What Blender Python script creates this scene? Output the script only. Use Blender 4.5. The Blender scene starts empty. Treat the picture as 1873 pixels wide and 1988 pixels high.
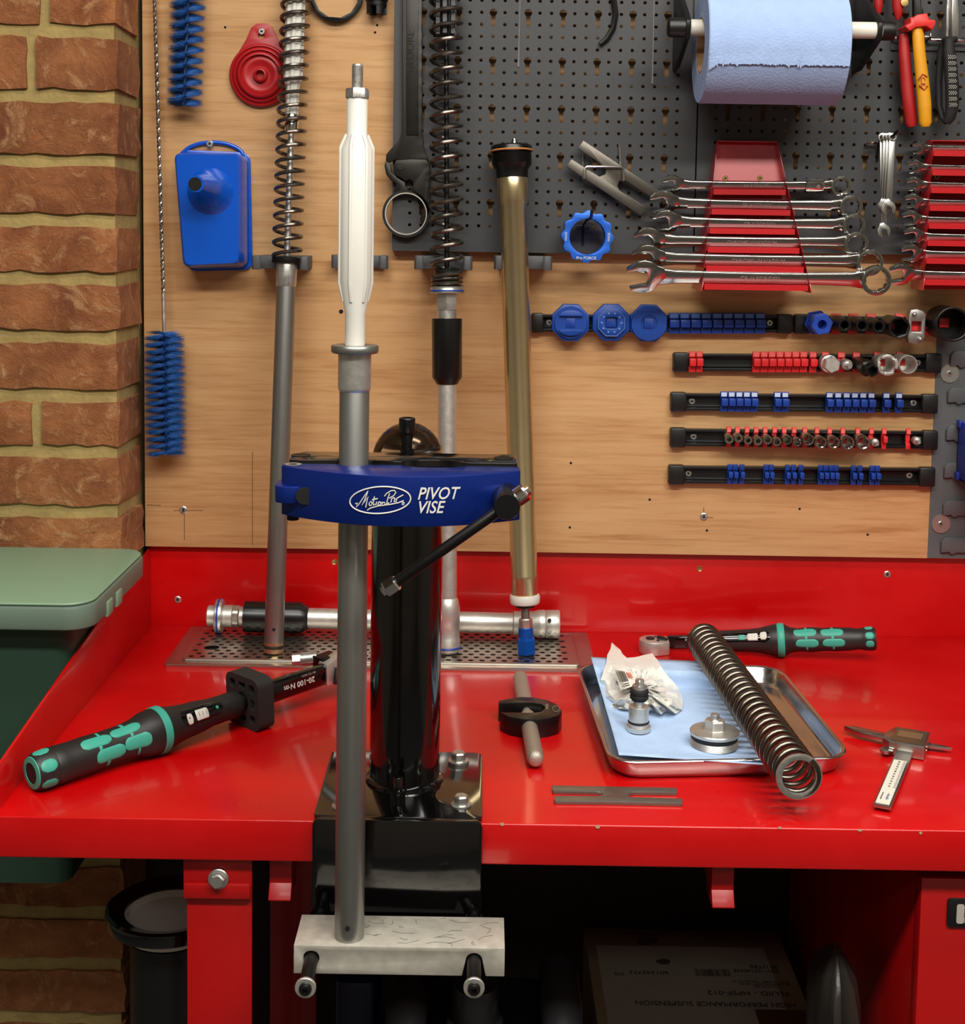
import bpy, bmesh, math, random
from mathutils import Vector, Matrix
random.seed(7)
PI = math.pi
# ------------------------------------------------------------------ camera
ZB = 0.88                                   # height of the bench top
F, CXP, CYP = 2682.4, 936.5, 666.0          # focal length and principal point in photo pixels (1873 x 1988)
CAM = Vector((0.0, -1.23002, ZB + 0.550666))
YAW, PITCH, ROLL = 4.4e-4, 0.0863392, -0.0153869
def _basis():
    cy, sy, cp, sp = math.cos(YAW), math.sin(YAW), math.cos(PITCH), math.sin(PITCH)
    f = Vector((sy*cp, cy*cp, -sp)); r = Vector((cy, -sy, 0)); d = f.cross(r)
    c, s = math.cos(ROLL), math.sin(ROLL)
    return c*r + s*d, -s*r + c*d, f
CR, CD, CF = _basis()
C = bpy.context.scene.collection
cam_data = bpy.data.cameras.new('camera'); cam = bpy.data.objects.new('camera', cam_data); C.objects.link(cam)
cam.matrix_world = Matrix(((CR.x, -CD.x, -CF.x, CAM.x), (CR.y, -CD.y, -CF.y, CAM.y), (CR.z, -CD.z, -CF.z, CAM.z), (0, 0, 0, 1)))
cam_data.sensor_fit = 'HORIZONTAL'; cam_data.sensor_width = 36.0
cam_data.lens = F/1873*36; cam_data.shift_y = -(994 - CYP)/1873; cam_data.clip_start = 0.02
bpy.context.scene.camera = cam
vs = bpy.context.scene.view_settings
vs.view_transform = 'Standard'; vs.look = 'None'; vs.gamma = 1.0; vs.use_curve_mapping = False
vs.exposure = 0.27
# ------------------------------------------------------------------ light: two rows of ceiling tubes, dim room
world = bpy.data.worlds.new('world'); bpy.context.scene.world = world; world.use_nodes = True
world.node_tree.nodes['Background'].inputs[0].default_value = (1.0, 0.93, 0.85, 1)
world.node_tree.nodes['Background'].inputs[1].default_value = 0.05
def area(name, loc, target, sx, sy, power, col=(1, 0.965, 0.89)):
    l = bpy.data.lights.new(name, 'AREA'); l.shape = 'RECTANGLE'; l.size = sx; l.size_y = sy; l.energy = power; l.color = col
    o = bpy.data.objects.new(name, l); C.objects.link(o); o.location = loc
    o.rotation_euler = (Vector(target) - Vector(loc)).to_track_quat('-Z', 'Y').to_euler()
    return o
area('ceiling_tube_light', (0.75, -1.20, 2.52), (0.75, -1.0, 0.9), 1.2, 0.22, 31)
area('ceiling_tube_light', (-0.40, -1.20, 2.52), (-0.40, -1.0, 0.9), 0.9, 0.22, 20)
area('ceiling_tube_light', (0.25, -0.35, 2.60), (0.25, -0.35, 0.9), 1.4, 0.2, 15)
area('ceiling_tube_light', (0.25, -2.45, 2.60), (0.25, -2.0, 0.9), 1.8, 0.3, 8)
# ------------------------------------------------------------------ photo pixel -> place (needs a plane it lies on)
def ray(px, py): return CR*((px - CXP)/F) + CD*((py - CYP)/F) + CF
def W(px, py, y):
    v = ray(px, py); return CAM + v*((y - CAM.y)/v.y)
def G(px, py, z=0.0):
    v = ray(px, py); return CAM + v*((ZB + z - CAM.z)/v.z)
def AX_X(px, py, x):
    v = ray(px, py); return CAM + v*((x - CAM.x)/v.x)
def proj(p):
    q = Vector(p) - CAM; w = q.dot(CF); return CXP + F*q.dot(CR)/w, CYP + F*q.dot(CD)/w, w
def dep(p): return (Vector(p) - CAM).dot(CF)
def mpp(p): return dep(p)/F                  # metres per photo pixel at a point
class Axis:
    """straight 3-D line through a and b; P(v) is the point whose photo x (k=0) or y (k=1) is v"""
    def __init__(s, a, b, k=1): s.a, s.b, s.k = Vector(a), Vector(b), k; s.d = (s.b - s.a).normalized()
    def P(s, v):
        lo, hi = -2.0, 3.0
        f = lambda t: proj(s.a + (s.b - s.a)*t)[s.k] - v
        sg = f(hi) > f(lo)
        for _ in range(50):
            m = (lo + hi)/2
            if (f(m) > 0) == sg: hi = m
            else: lo = m
        return s.a + (s.b - s.a)*lo
    def prof(s, rows):
        """[(photo coordinate, half width in photo px)] -> [(radius, distance along the axis from a)]"""
        out = []
        for v, hw in rows:
            p = s.P(v); out.append((hw*mpp(p), (p - s.a).dot(s.d)))
        return out
# ------------------------------------------------------------------ materials
def lin(c):
    if isinstance(c, str):
        c = c.lstrip('#'); c = [int(c[i:i+2], 16)/255 for i in (0, 2, 4)]
        return tuple(((v/12.92) if v <= 0.04045 else ((v + 0.055)/1.055)**2.4) for v in c)
    return tuple(c)
MATS = {}
def mat(name, col, rough=0.5, metal=0.0, var=0.0, vscale=60, bump=0.0, bscale=300, coat=0.0, stretch=None, rvar=0.0, col2=None, spec=0.5, rnd=0.0, trans=0.0, alpha=1.0):
    if name in MATS: return MATS[name]
    m = bpy.data.materials.new(name); m.use_nodes = True; MATS[name] = m
    nt = m.node_tree; N, L = nt.nodes, nt.links; b = N['Principled BSDF']
    c = lin(col); b.inputs['Base Color'].default_value = (*c, 1); b.inputs['Roughness'].default_value = rough; b.inputs['Metallic'].default_value = metal
    b.inputs['Specular IOR Level'].default_value = spec
    if coat: b.inputs['Coat Weight'].default_value = coat; b.inputs['Coat Roughness'].default_value = 0.08
    if trans: b.inputs['Transmission Weight'].default_value = trans
    if alpha < 1: b.inputs['Alpha'].default_value = alpha
    if var or bump or rvar or rnd:
        tc = N.new('ShaderNodeTexCoord'); src = tc.outputs['Object']
        if stretch:
            mp = N.new('ShaderNodeMapping'); mp.inputs['Scale'].default_value = stretch; L.new(src, mp.inputs['Vector']); src = mp.outputs['Vector']
        n1 = N.new('ShaderNodeTexNoise'); n1.inputs['Scale'].default_value = vscale; n1.inputs['Detail'].default_value = 5; n1.inputs['Roughness'].default_value = 0.6
        L.new(src, n1.inputs['Vector'])
        last = None
        if var or col2:
            mx = N.new('ShaderNodeMix'); mx.data_type = 'RGBA'
            rp = N.new('ShaderNodeMapRange'); rp.inputs['From Min'].default_value = 0.32; rp.inputs['From Max'].default_value = 0.68
            L.new(n1.outputs['Fac'], rp.inputs['Value']); L.new(rp.outputs['Result'], mx.inputs['Factor'])
            cA = tuple(v*(1 - var) for v in c); cB = lin(col2) if col2 else tuple(min(1, v*(1 + var)) for v in c)
            mx.inputs['A'].default_value = (*cA, 1); mx.inputs['B'].default_value = (*cB, 1)
            last = mx.outputs['Result']; L.new(last, b.inputs['Base Color'])
        if rnd and last:
            oi = N.new('ShaderNodeObjectInfo'); hs = N.new('ShaderNodeHueSaturation')
            mr = N.new('ShaderNodeMapRange'); mr.inputs['To Min'].default_value = 1 - rnd; mr.inputs['To Max'].default_value = 1 + rnd
            L.new(oi.outputs['Random'], mr.inputs['Value']); L.new(mr.outputs['Result'], hs.inputs['Value']); L.new(last, hs.inputs['Color']); L.new(hs.outputs['Color'], b.inputs['Base Color'])
        if rvar:
            rr = N.new('ShaderNodeMapRange'); rr.inputs['From Min'].default_value = 0.3; rr.inputs['From Max'].default_value = 0.7
            rr.inputs['To Min'].default_value = max(0.02, rough - rvar); rr.inputs['To Max'].default_value = rough + rvar
            L.new(n1.outputs['Fac'], rr.inputs['Value']); L.new(rr.outputs['Result'], b.inputs['Roughness'])
        if bump:
            n2 = N.new('ShaderNodeTexNoise'); n2.inputs['Scale'].default_value = bscale; n2.inputs['Detail'].default_value = 4
            L.new(src, n2.inputs['Vector'])
            bp = N.new('ShaderNodeBump'); bp.inputs['Strength'].default_value = bump; bp.inputs['Distance'].default_value = 0.002
            L.new(n2.outputs['Fac'], bp.inputs['Height']); L.new(bp.outputs['Normal'], b.inputs['Normal'])
    return m
def emis(m, s=0.0): return m
# ------------------------------------------------------------------ mesh builder
def perp(d):
    d = Vector(d).normalized(); u = Vector((1, 0, 0)) if abs(d.x) < 0.8 else Vector((0, 1, 0))
    u = (u - d*u.dot(d)).normalized(); return u, d.cross(u)
class B:
    def __init__(s): s.bm = bmesh.new()
    def box(s, c, sz, rot=None, taper=None):
        c = Vector(c); vs_ = []
        for k in (-1, 1):
            for i, j in ((-1, -1), (1, -1), (1, 1), (-1, 1)):
                t = taper if (taper and k == 1) else (1, 1)
                v = Vector((i*sz[0]/2*t[0], j*sz[1]/2*t[1], k*sz[2]/2))
                vs_.append(s.bm.verts.new(c + (rot @ v if rot else v)))
        for f in ((3, 2, 1, 0), (4, 5, 6, 7), (0, 1, 5, 4), (1, 2, 6, 5), (2, 3, 7, 6), (3, 0, 4, 7)):
            s.bm.faces.new([vs_[i] for i in f])
        return s
    def span(s, a, b):
        a, b = Vector(a), Vector(b); return s.box((a + b)/2, [abs(b[i] - a[i]) for i in range(3)])
    def lathe(s, prof, o=(0, 0, 0), d=(0, 0, 1), seg=32, closed=False, shape=None, u=None):
        """prof [(radius, height)]; shape(angle)->radius factor for hex, flutes"""
        o, d = Vector(o), Vector(d).normalized()
        if u is None: u, w = perp(d)
        else: u = Vector(u); u = (u - d*u.dot(d)).normalized(); w = d.cross(u)
        rings = []
        for r, h in prof:
            if r < 1e-7: rings.append([s.bm.verts.new(o + d*h)]); continue
            R = []
            for k in range(seg):
                a = 2*PI*k/seg; q = r*(shape(a) if shape else 1)
                R.append(s.bm.verts.new(o + d*h + u*(q*math.cos(a)) + w*(q*math.sin(a))))
            rings.append(R)
        n = len(rings)
        for i in range(n if closed else n - 1):
            A, Bq = rings[i], rings[(i + 1) % n]
            if len(A) == 1 and len(Bq) == 1: continue
            for k in range(seg):
                k2 = (k + 1) % seg
                if len(A) == 1: s.bm.faces.new((A[0], Bq[k2], Bq[k]))
                elif len(Bq) == 1: s.bm.faces.new((A[k], A[k2], Bq[0]))
                else: s.bm.faces.new((A[k], A[k2], Bq[k2], Bq[k]))
        if not closed:
            for R, fl in ((rings[0], True), (rings[-1], False)):
                if len(R) > 2: s.bm.faces.new(R[::-1] if fl else R)
        return s
    def cyl(s, a, b, r, r2=None, seg=24, shape=None, u=None):
        a, b = Vector(a), Vector(b)
        return s.lathe([(r, 0), (r if r2 is None else r2, (b - a).length)], a, b - a, seg, shape=shape, u=u)
    def ring(s, o, d, ro, ri, h, seg=40):
        return s.lathe([(ri, 0), (ro, 0), (ro, h), (ri, h)], o, d, seg, closed=True)
    def torus(s, o, d, R, r, seg=40, k=8):
        return s.lathe([(R + r*math.cos(2*PI*i/k), r*math.sin(2*PI*i/k)) for i in range(k)], o, d, seg, closed=True)
    def tube(s, pts, r, seg=8, closed=False, caps=True):
        pts = [Vector(p) for p in pts]; n = len(pts); rings = []
        u = None
        for i, p in enumerate(pts):
            if closed: t = pts[(i + 1) % n] - pts[i - 1]
            else: t = pts[min(i + 1, n - 1)] - pts[max(i - 1, 0)]
            t.normalize()
            if u is None: u, w = perp(t)
            else:
                u = u - t*u.dot(t)
                u = u.normalized() if u.length > 1e-9 else perp(t)[0]
                w = t.cross(u)
            rr = r[i] if isinstance(r, (list, tuple)) else r
            if isinstance(rr, (tuple, list)): ru, rw = rr
            else: ru = rw = rr
            rings.append([s.bm.verts.new(p + u*(ru*math.cos(2*PI*k/seg)) + w*(rw*math.sin(2*PI*k/seg))) for k in range(seg)])
        for i in range(n if closed else n - 1):
            A, Bq = rings[i], rings[(i + 1) % n]
            for k in range(seg): s.bm.faces.new((A[k], A[(k + 1) % seg], Bq[(k + 1) % seg], Bq[k]))
        if not closed and caps:
            s.bm.faces.new(rings[0][::-1]); s.bm.faces.new(rings[-1])
        return s
    def prism(s, outline, o, ux, uy, depth, holes=()):
        """flat outline (2-D points on axes ux, uy from o) given thickness `depth` (a vector)"""
        o, ux, uy, dv = Vector(o), Vector(ux), Vector(uy), Vector(depth)
        if not holes:
            a = [s.bm.verts.new(o + ux*p[0] + uy*p[1]) for p in outline]; b = [s.bm.verts.new(v.co + dv) for v in a]
            n = len(a); s.bm.faces.new(a[::-1]); s.bm.faces.new(b)
            for i in range(n): s.bm.faces.new((a[i], a[(i + 1) % n], b[(i + 1) % n], b[i]))
            return s
        edges = []; loops = []
        for lp in [outline] + list(holes):
            v = [s.bm.verts.new(o + ux*p[0] + uy*p[1]) for p in lp]; loops.append(v)
            for i in range(len(v)): edges.append(s.bm.edges.new((v[i], v[(i + 1) % len(v)])))
        r = bmesh.ops.triangle_fill(s.bm, use_beauty=False, use_dissolve=False, edges=edges, normal=ux.cross(uy))
        fs = [g for g in r['geom'] if isinstance(g, bmesh.types.BMFace)]
        mp = {}
        for lp in loops:
            for v in lp: mp[v] = s.bm.verts.new(v.co + dv)
        for f in fs: s.bm.faces.new([mp[v] for v in f.verts][::-1])
        for lp in loops:
            n = len(lp)
            for i in range(n): s.bm.faces.new((lp[i], lp[(i + 1) % n], mp[lp[(i + 1) % n]], mp[lp[i]]))
        return s
    def sphere(s, c, r, seg=20, ringn=12, sc=(1, 1, 1)):
        c = Vector(c); prof = [(r*math.sin(PI*i/ringn), -r*math.cos(PI*i/ringn)) for i in range(ringn + 1)]
        prof[0] = (0, -r); prof[-1] = (0, r)
        n0 = len(s.bm.verts); s.lathe(prof, (0, 0, 0), (0, 0, 1), seg); s.bm.verts.ensure_lookup_table()
        for v in s.bm.verts[n0:]: v.co = c + Vector((v.co.x*sc[0], v.co.y*sc[1], v.co.z*sc[2]))
        return s
    def grid(s, fn, nu, nv, closeu=False):
        g = [[s.bm.verts.new(fn(i/(nu if closeu else nu - 1), j/(nv - 1))) for j in range(nv)] for i in range(nu)]
        for i in range(nu if closeu else nu - 1):
            for j in range(nv - 1): s.bm.faces.new((g[i][j], g[(i + 1) % nu][j], g[(i + 1) % nu][j + 1], g[i][j + 1]))
        return s
    def xf(s, M):
        s.bm.transform(M); return s
    def done(s, name, m, parent=None, bev=0.0, bseg=2, ang=38, M=None, recalc=True):
        bm = s.bm
        if recalc: bmesh.ops.recalc_face_normals(bm, faces=bm.faces)
        if bev:
            es = [e for e in bm.edges if len(e.link_faces) == 2 and e.calc_face_angle(0) > math.radians(30)]
            bmesh.ops.bevel(bm, geom=es, offset=bev, segments=bseg, affect='EDGES', profile=0.5, clamp_overlap=True)
        for e in bm.edges:
            e.smooth = not (len(e.link_faces) == 2 and e.calc_face_angle(0) > math.radians(ang))
        for f in bm.faces: f.smooth = True
        me = bpy.data.meshes.new(name); 
        if M is not None: bm.transform(M)
        if parent is not None: bm.transform(WM[parent].inverted())
        bm.to_mesh(me); bm.free()
        return link(name, me, m, parent)
WM = {}
def link(name, me, m, parent=None):
    o = bpy.data.objects.new(name, me); C.objects.link(o)
    if m is not None: me.materials.clear(); me.materials.append(m)
    if parent is not None: o.parent = parent; WM[o] = WM[parent]
    else: WM[o] = Matrix.Identity(4)
    return o
def tag(o, label=None, cat=None, group=None, kind=None):
    if label: o['label'] = label
    if cat: o['category'] = cat
    if group: o['group'] = group
    if kind: o['kind'] = kind
    return o
def T(name, label, cat, loc=(0, 0, 0), group=None, rot=None):
    o = bpy.data.objects.new(name, None); C.objects.link(o)
    M = Matrix.Translation(loc)
    if rot is not None: M = M @ rot.to_4x4()
    o.matrix_world = M; WM[o] = M; o.empty_display_size = 0.01
    return tag(o, label, cat, group)
def dup(root, M, label=None, group=None):
    r = root.copy(); C.objects.link(r); r.matrix_world = M; WM[r] = M
    if label: r['label'] = label
    if group: r['group'] = group
    for ch in list(root.children):
        c = ch.copy(); C.objects.link(c); c.parent = r; WM[c] = M
        for g in list(ch.children):
            d = g.copy(); C.objects.link(d); d.parent = c; WM[d] = M
    return r
def copy_part(o, M, parent):
    """copy of a part whose mesh is authored around the origin, placed with M in world"""
    c = o.copy(); C.objects.link(c); c.parent = parent; c.matrix_local = WM[parent].inverted() @ M; WM[c] = WM[parent]
    return c
def text(s, size, m, M, parent, ext=0.0002, shear=0.0, align='CENTER', name='lettering', sx=1.0, bold=0.0):
    cu = bpy.data.curves.new(name, 'FONT'); cu.body = s; cu.size = size; cu.extrude = ext; cu.shear = shear; cu.align_x = align; cu.align_y = 'CENTER'; cu.resolution_u = 3
    if bold: cu.offset = bold
    ob = bpy.data.objects.new(name, cu); C.objects.link(ob)
    dg = bpy.context.evaluated_depsgraph_get()
    me = bpy.data.meshes.new_from_object(ob.evaluated_get(dg)); me.name = name
    bpy.data.objects.remove(ob); bpy.data.curves.remove(cu)
    me.transform(WM[parent].inverted() @ M @ Matrix.Diagonal((sx, 1, 1, 1)))
    return link(name, me, m, parent)
def frame(o, x, z):
    """matrix with local x, z axes in world"""
    x = Vector(x).normalized(); z = Vector(z); z = (z - x*z.dot(x)).normalized(); y = z.cross(x)
    return Matrix(((x.x, y.x, z.x, o[0]), (x.y, y.y, z.y, o[1]), (x.z, y.z, z.z, o[2]), (0, 0, 0, 1)))
def hexa(n=6, ph=0.0):
    """radius factor that turns a circle into a regular polygon (factor 1 on the corners)"""
    return lambda a: math.cos(PI/n)/math.cos(((a - ph) % (2*PI/n)) - PI/n)
def circ(cx, cy, r, n=12, ph=0.0): return [(cx + r*math.cos(2*PI*i/n + ph), cy + r*math.sin(2*PI*i/n + ph)) for i in range(n)]
def rrect(x0, y0, x1, y1, r, n=4):
    pts = []
    for cx, cy, a0 in ((x1 - r, y1 - r, 0), (x0 + r, y1 - r, PI/2), (x0 + r, y0 + r, PI), (x1 - r, y0 + r, 1.5*PI)):
        for k in range(n + 1): a = a0 + PI/2*k/n; pts.append((cx + r*math.cos(a), cy + r*math.sin(a)))
    return pts
def helix(a, b, r, turns, n=20, ph=0.0, r1=None):
    a, b = Vector(a), Vector(b); d = b - a; u, w = perp(d); out = []
    N_ = int(turns*n)
    for i in range(N_ + 1):
        t = i/N_; q = 2*PI*turns*t + ph; rr = r if r1 is None else r + (r1 - r)*t
        out.append(a + d*t + u*(rr*math.cos(q)) + w*(rr*math.sin(q)))
    return out
X, Y, Z = Vector((1, 0, 0)), Vector((0, 1, 0)), Vector((0, 0, 1))
RXW = Matrix.Rotation(PI/2, 4, 'X')           # text on a wall facing the camera (-y)
# ================================================================== materials
steel = mat('steel', '#c6c4bf', 0.34, 0.88, var=0.06, vscale=200, rvar=0.08)
alu = mat('aluminium', '#d0cdc6', 0.42, 0.82, var=0.05, vscale=120, rvar=0.06)
alu_dull = mat('dull_aluminium', '#c6c1b4', 0.5, 0.5, var=0.08, vscale=90, rvar=0.08)
chrome = mat('chrome', '#d8d6d2', 0.12, 1.0)
spring_m = mat('spring_wire', '#716b64', 0.28, 0.95, var=0.1, vscale=300)
tube_m = mat('grey_tube', '#93938f', 0.38, 0.88, var=0.05, vscale=40, stretch=(6, 6, 0.4))
gold_m = mat('champagne_tube', '#d3bf93', 0.27, 0.93, var=0.04, vscale=40)
black_gloss = mat('black_gloss_paint', '#060607', 0.12, 0, coat=0.6)
black_plastic = mat('black_plastic', '#101010', 0.42)
black_satin = mat('black_anodised', '#0c0c0d', 0.3, 0.0)
black_oxide = mat('black_oxide_steel', '#2b2a29', 0.4, 0.85, var=0.12, vscale=160)
black_rubber = mat('black_rubber', '#141313', 0.7)
grey_plastic = mat('dark_grey_plastic', '#4b4c4e', 0.55)
white_plastic = mat('white_plastic', '#d3d0c7', 0.38)
red_paint = mat('red_bench_paint', '#bf0306', 0.34, 0, var=0.06, vscale=9, coat=0.4, rvar=0.1, bump=0.05, bscale=500)
red_paint2 = mat('red_leg_paint', '#a80507', 0.38, 0, var=0.05, vscale=12, coat=0.2)
red_rack = mat('red_enamel', '#b5121a', 0.35, 0, coat=0.3)
red_clip = mat('red_plastic', '#d8262a', 0.4)
blue_clip = mat('blue_plastic', '#10388f', 0.4)
blue_knob = mat('blue_moulded_plastic', '#0a3d92', 0.42)
blue_ano = mat('blue_anodised', '#0e2a80', 0.3, 0.55, var=0.06, vscale=200, spec=0.6)
blue_bright = mat('bright_blue_anodised', '#2f6fe0', 0.32, 0.4)
teal = mat('teal_plastic', '#38a08c', 0.5)
tray_m = mat('stainless_tray', '#c4c2bf', 0.22, 1.0, var=0.04, vscale=30, rvar=0.06)
drip_m = mat('brushed_stainless', '#b6ada3', 0.36, 1.0, var=0.06, vscale=60, stretch=(1, 14, 1))
ink = mat('black_ink', '#14130f', 0.7)
white_print = mat('white_print', '#d9d7cf', 0.55)
grey_print = mat('grey_print', '#8b8880', 0.5)
brass = mat('brass_screw', '#b79a62', 0.4, 0.9)
zinc = mat('zinc_screw', '#c3c2bd', 0.35, 0.9)
dark_void = mat('dark_hole', '#0a0806', 0.9)
pegm = mat('charcoal_powder_coat', '#37383a', 0.5, 0, var=0.05, vscale=15, bump=0.05, bscale=900)
# ---- plywood: long horizontal grain
ply = mat('plywood', '#bd8a58', 0.55, 0, var=0.0, bump=0.0)
def _ply():
    nt = ply.node_tree; N, L = nt.nodes, nt.links; b = N['Principled BSDF']
    tc = N.new('ShaderNodeTexCoord')
    def noise(sc, st, det=6, dist=0.0):
        mp = N.new('ShaderNodeMapping'); mp.inputs['Scale'].default_value = st; L.new(tc.outputs['Object'], mp.inputs['Vector'])
        n = N.new('ShaderNodeTexNoise'); n.inputs['Scale'].default_value = sc; n.inputs['Detail'].default_value = det; n.inputs['Roughness'].default_value = 0.62; n.inputs['Distortion'].default_value = dist
        L.new(mp.outputs['Vector'], n.inputs['Vector']); return n.outputs['Fac']
    def ramp(fac, stops):
        r = N.new('ShaderNodeValToRGB'); L.new(fac, r.inputs['Fac'])
        while len(r.color_ramp.elements) < len(stops): r.color_ramp.elements.new(0.5)
        for e, (p, c) in zip(r.color_ramp.elements, stops): e.position = p; e.color = (*lin(c), 1)
        return r.outputs['Color']
    base = ramp(noise(5, (0.5, 1, 2.6), 4, 0.6), [(0.3, '#b28150'), (0.5, '#c59764'), (0.72, '#cfa573')])
    fine = ramp(noise(26, (0.35, 1, 7), 7, 0.3), [(0.35, '#9a6a3c'), (0.5, '#d8ab7c'), (0.7, '#e6bd90')])
    streak = ramp(noise(9, (0.28, 1, 5.5), 6, 1.2), [(0.58, '#ffffff'), (0.72, '#c9a27c')])
    def mix(a, c, f, t):
        m = N.new('ShaderNodeMix'); m.data_type = 'RGBA'; m.blend_type = t; m.inputs['Factor'].default_value = f
        L.new(a, m.inputs['A']); L.new(c, m.inputs['B']); return m.outputs['Result']
    col = mix(mix(base, fine, 0.24, 'MIX'), streak, 0.5, 'MULTIPLY')
    L.new(col, b.inputs['Base Color'])
    bp = N.new('ShaderNodeBump'); bp.inputs['Strength'].default_value = 0.12; bp.inputs['Distance'].default_value = 0.001
    L.new(noise(60, (0.3, 1, 6), 5), bp.inputs['Height']); L.new(bp.outputs['Normal'], b.inputs['Normal'])
_ply()
# ---- bricks
brick_m = mat('old_red_brick', '#8f4f2b', 0.9, 0, var=0.22, vscale=14, bump=0.0, rnd=0.14, col2='#b87647')
def _brick():
    nt = brick_m.node_tree; N, L = nt.nodes, nt.links; b = N['Principled BSDF']
    tc = N.new('ShaderNodeTexCoord')
    n = N.new('ShaderNodeTexNoise'); n.inputs['Scale'].default_value = 70; n.inputs['Detail'].default_value = 8; n.inputs['Roughness'].default_value = 0.7; n.inputs['Distortion'].default_value = 1.2
    L.new(tc.outputs['Object'], n.inputs['Vector'])
    n2 = N.new('ShaderNodeTexNoise'); n2.inputs['Scale'].default_value = 16; n2.inputs['Detail'].default_value = 9; n2.inputs['Roughness'].default_value = 0.72; n2.inputs['Distortion'].default_value = 2.2
    L.new(tc.outputs['Object'], n2.inputs['Vector'])
    ad = N.new('ShaderNodeMath'); ad.operation = 'ADD'; L.new(n.outputs['Fac'], ad.inputs[0]); L.new(n2.outputs['Fac'], ad.inputs[1])
    bp = N.new('ShaderNodeBump'); bp.inputs['Strength'].default_value = 0.95; bp.inputs['Distance'].default_value = 0.005
    L.new(ad.outputs[0], bp.inputs['Height']); L.new(bp.outputs['Normal'], b.inputs['Normal'])
    # pale lime bloom in patches
    r = N.new('ShaderNodeMapRange'); r.inputs['From Min'].default_value = 0.53; r.inputs['From Max'].default_value = 0.70; L.new(n2.outputs['Fac'], r.inputs['Value'])
    src = b.inputs['Base Color'].links[0].from_socket
    m = N.new('ShaderNodeMix'); m.data_type = 'RGBA'; L.new(r.outputs['Result'], m.inputs['Factor']); L.new(src, m.inputs['A']); m.inputs['B'].default_value = (*lin('#c99a6a'), 1)
    L.new(m.outputs['Result'], b.inputs['Base Color'])
_brick()
mortar_m = mat('lime_mortar', '#a08a55', 0.95, 0, var=0.16, vscale=40, bump=0.6, bscale=160)
concrete = mat('concrete_floor', '#4a4744', 0.8, 0, var=0.15, vscale=6)
wallpaint = mat('bare_wall', '#3a3027', 0.9, 0, var=0.1, vscale=8)
# ================================================================== room
YP, YW, YS = 0.480, 0.595, 0.606            # brick pier face, plywood face, back upstand face
XE = W(232, 600, YP).x                       # outer corner of the brick pier
tag(B().span((-2.3, -3.0, -0.05), (2.3, 0.75, 0)).done('floor', concrete), kind='structure')
tag(B().span((-2.2, 0.625, 0), (2.2, 0.75, 2.75)).done('wall_back', wallpaint), kind='structure')
offwhite = mat('off_white_wall', '#8f887c', 0.85, 0, var=0.05, vscale=4)
tag(B().span((-2.3, -3.0, 0), (2.3, -2.9, 2.75)).done('wall_front', offwhite), kind='structure')
tag(B().span((-2.3, -2.9, 0), (-2.2, 0.75, 2.75)).done('wall_side', offwhite), kind='structure')
tag(B().span((2.2, -2.9, 0), (2.3, 0.75, 2.75)).done('wall_right', offwhite), kind='structure')
tag(B().span((-2.3, -3.0, 2.75), (2.3, 0.75, 2.85)).done('ceiling', offwhite), kind='structure')
zt = lambda py: W(110, py, YP).z
seams = [58 - 127*k for k in range(9, 0, -1)] + [58, 185, 311, 427, 540, 653, 768, 878, 994, 1108, 1222, 1336, 1450, 1564, 1672, 1773, 1873, 1978, 2085, 2190, 2295, 2400, 2505, 2610, 2715]
pier = tag(B().span((-1.3, YP + 0.006, 0), (XE - 0.006, 0.62, 2.7)).done('wall_left', mortar_m), kind='structure')
def brick(x0, x1, z0, z1, y0=YP, y1=0.588):
    b = B(); nx, ny, nz = max(3, int((x1 - x0)/0.022)), 4, 4
    bmesh.ops.create_cube(b.bm, size=1)
    bmesh.ops.subdivide_edges(b.bm, edges=[e for e in b.bm.edges if abs(e.verts[0].co.x - e.verts[1].co.x) > .5], cuts=nx)
    bmesh.ops.subdivide_edges(b.bm, edges=[e for e in b.bm.edges if abs(e.verts[0].co.z - e.verts[1].co.z) > .5], cuts=3)
    for v in b.bm.verts:
        c = v.co.copy(); p = Vector((x0 + (c.x + .5)*(x1 - x0), y0 + (c.y + .5)*(y1 - y0), z0 + (c.z + .5)*(z1 - z0)))
        ex = (abs(c.x) > .49) + (abs(c.y) > .49) + (abs(c.z) > .49)
        j = 0.0022 if ex > 1 else 0.0012
        p += Vector((random.uniform(-j, j), random.uniform(-j*.6, j*.6), random.uniform(-j, j)))
        if ex > 1:
            if abs(c.z) > .49: p.z -= math.copysign(0.001, c.z)
            if abs(c.x) > .49: p.x -= math.copysign(0.0012, c.x)
            p.y += 0.0015 if c.y < 0 else 0
        v.co = p
    b.done('brick', brick_m, pier, ang=50)
joints = {58: 60, 768: 70, -69: 85, 1564: 75}
for i in range(len(seams) - 1):
    a, c = seams[i], seams[i + 1]
    z1, z0 = zt(a + 12) , zt(c - 12)
    if z0 > 2.6 or z1 < 0.03: continue
    xr = XE + random.uniform(-.002, .002)
    if a in joints: xs = [W(joints[a], a, YP).x]
    else: xs = [xr - 0.226 + random.uniform(-.01, .01)] if i % 2 else [xr - 0.245 + random.uniform(-.01, .01)]
    r = xr; l = xs[0] + 0.005
    while r > -1.25:
        brick(l, r, max(z0, 0.0), z1)
        r = l - 0.011; l = r - (0.215 if random.random() < .75 else 0.104)
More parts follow.
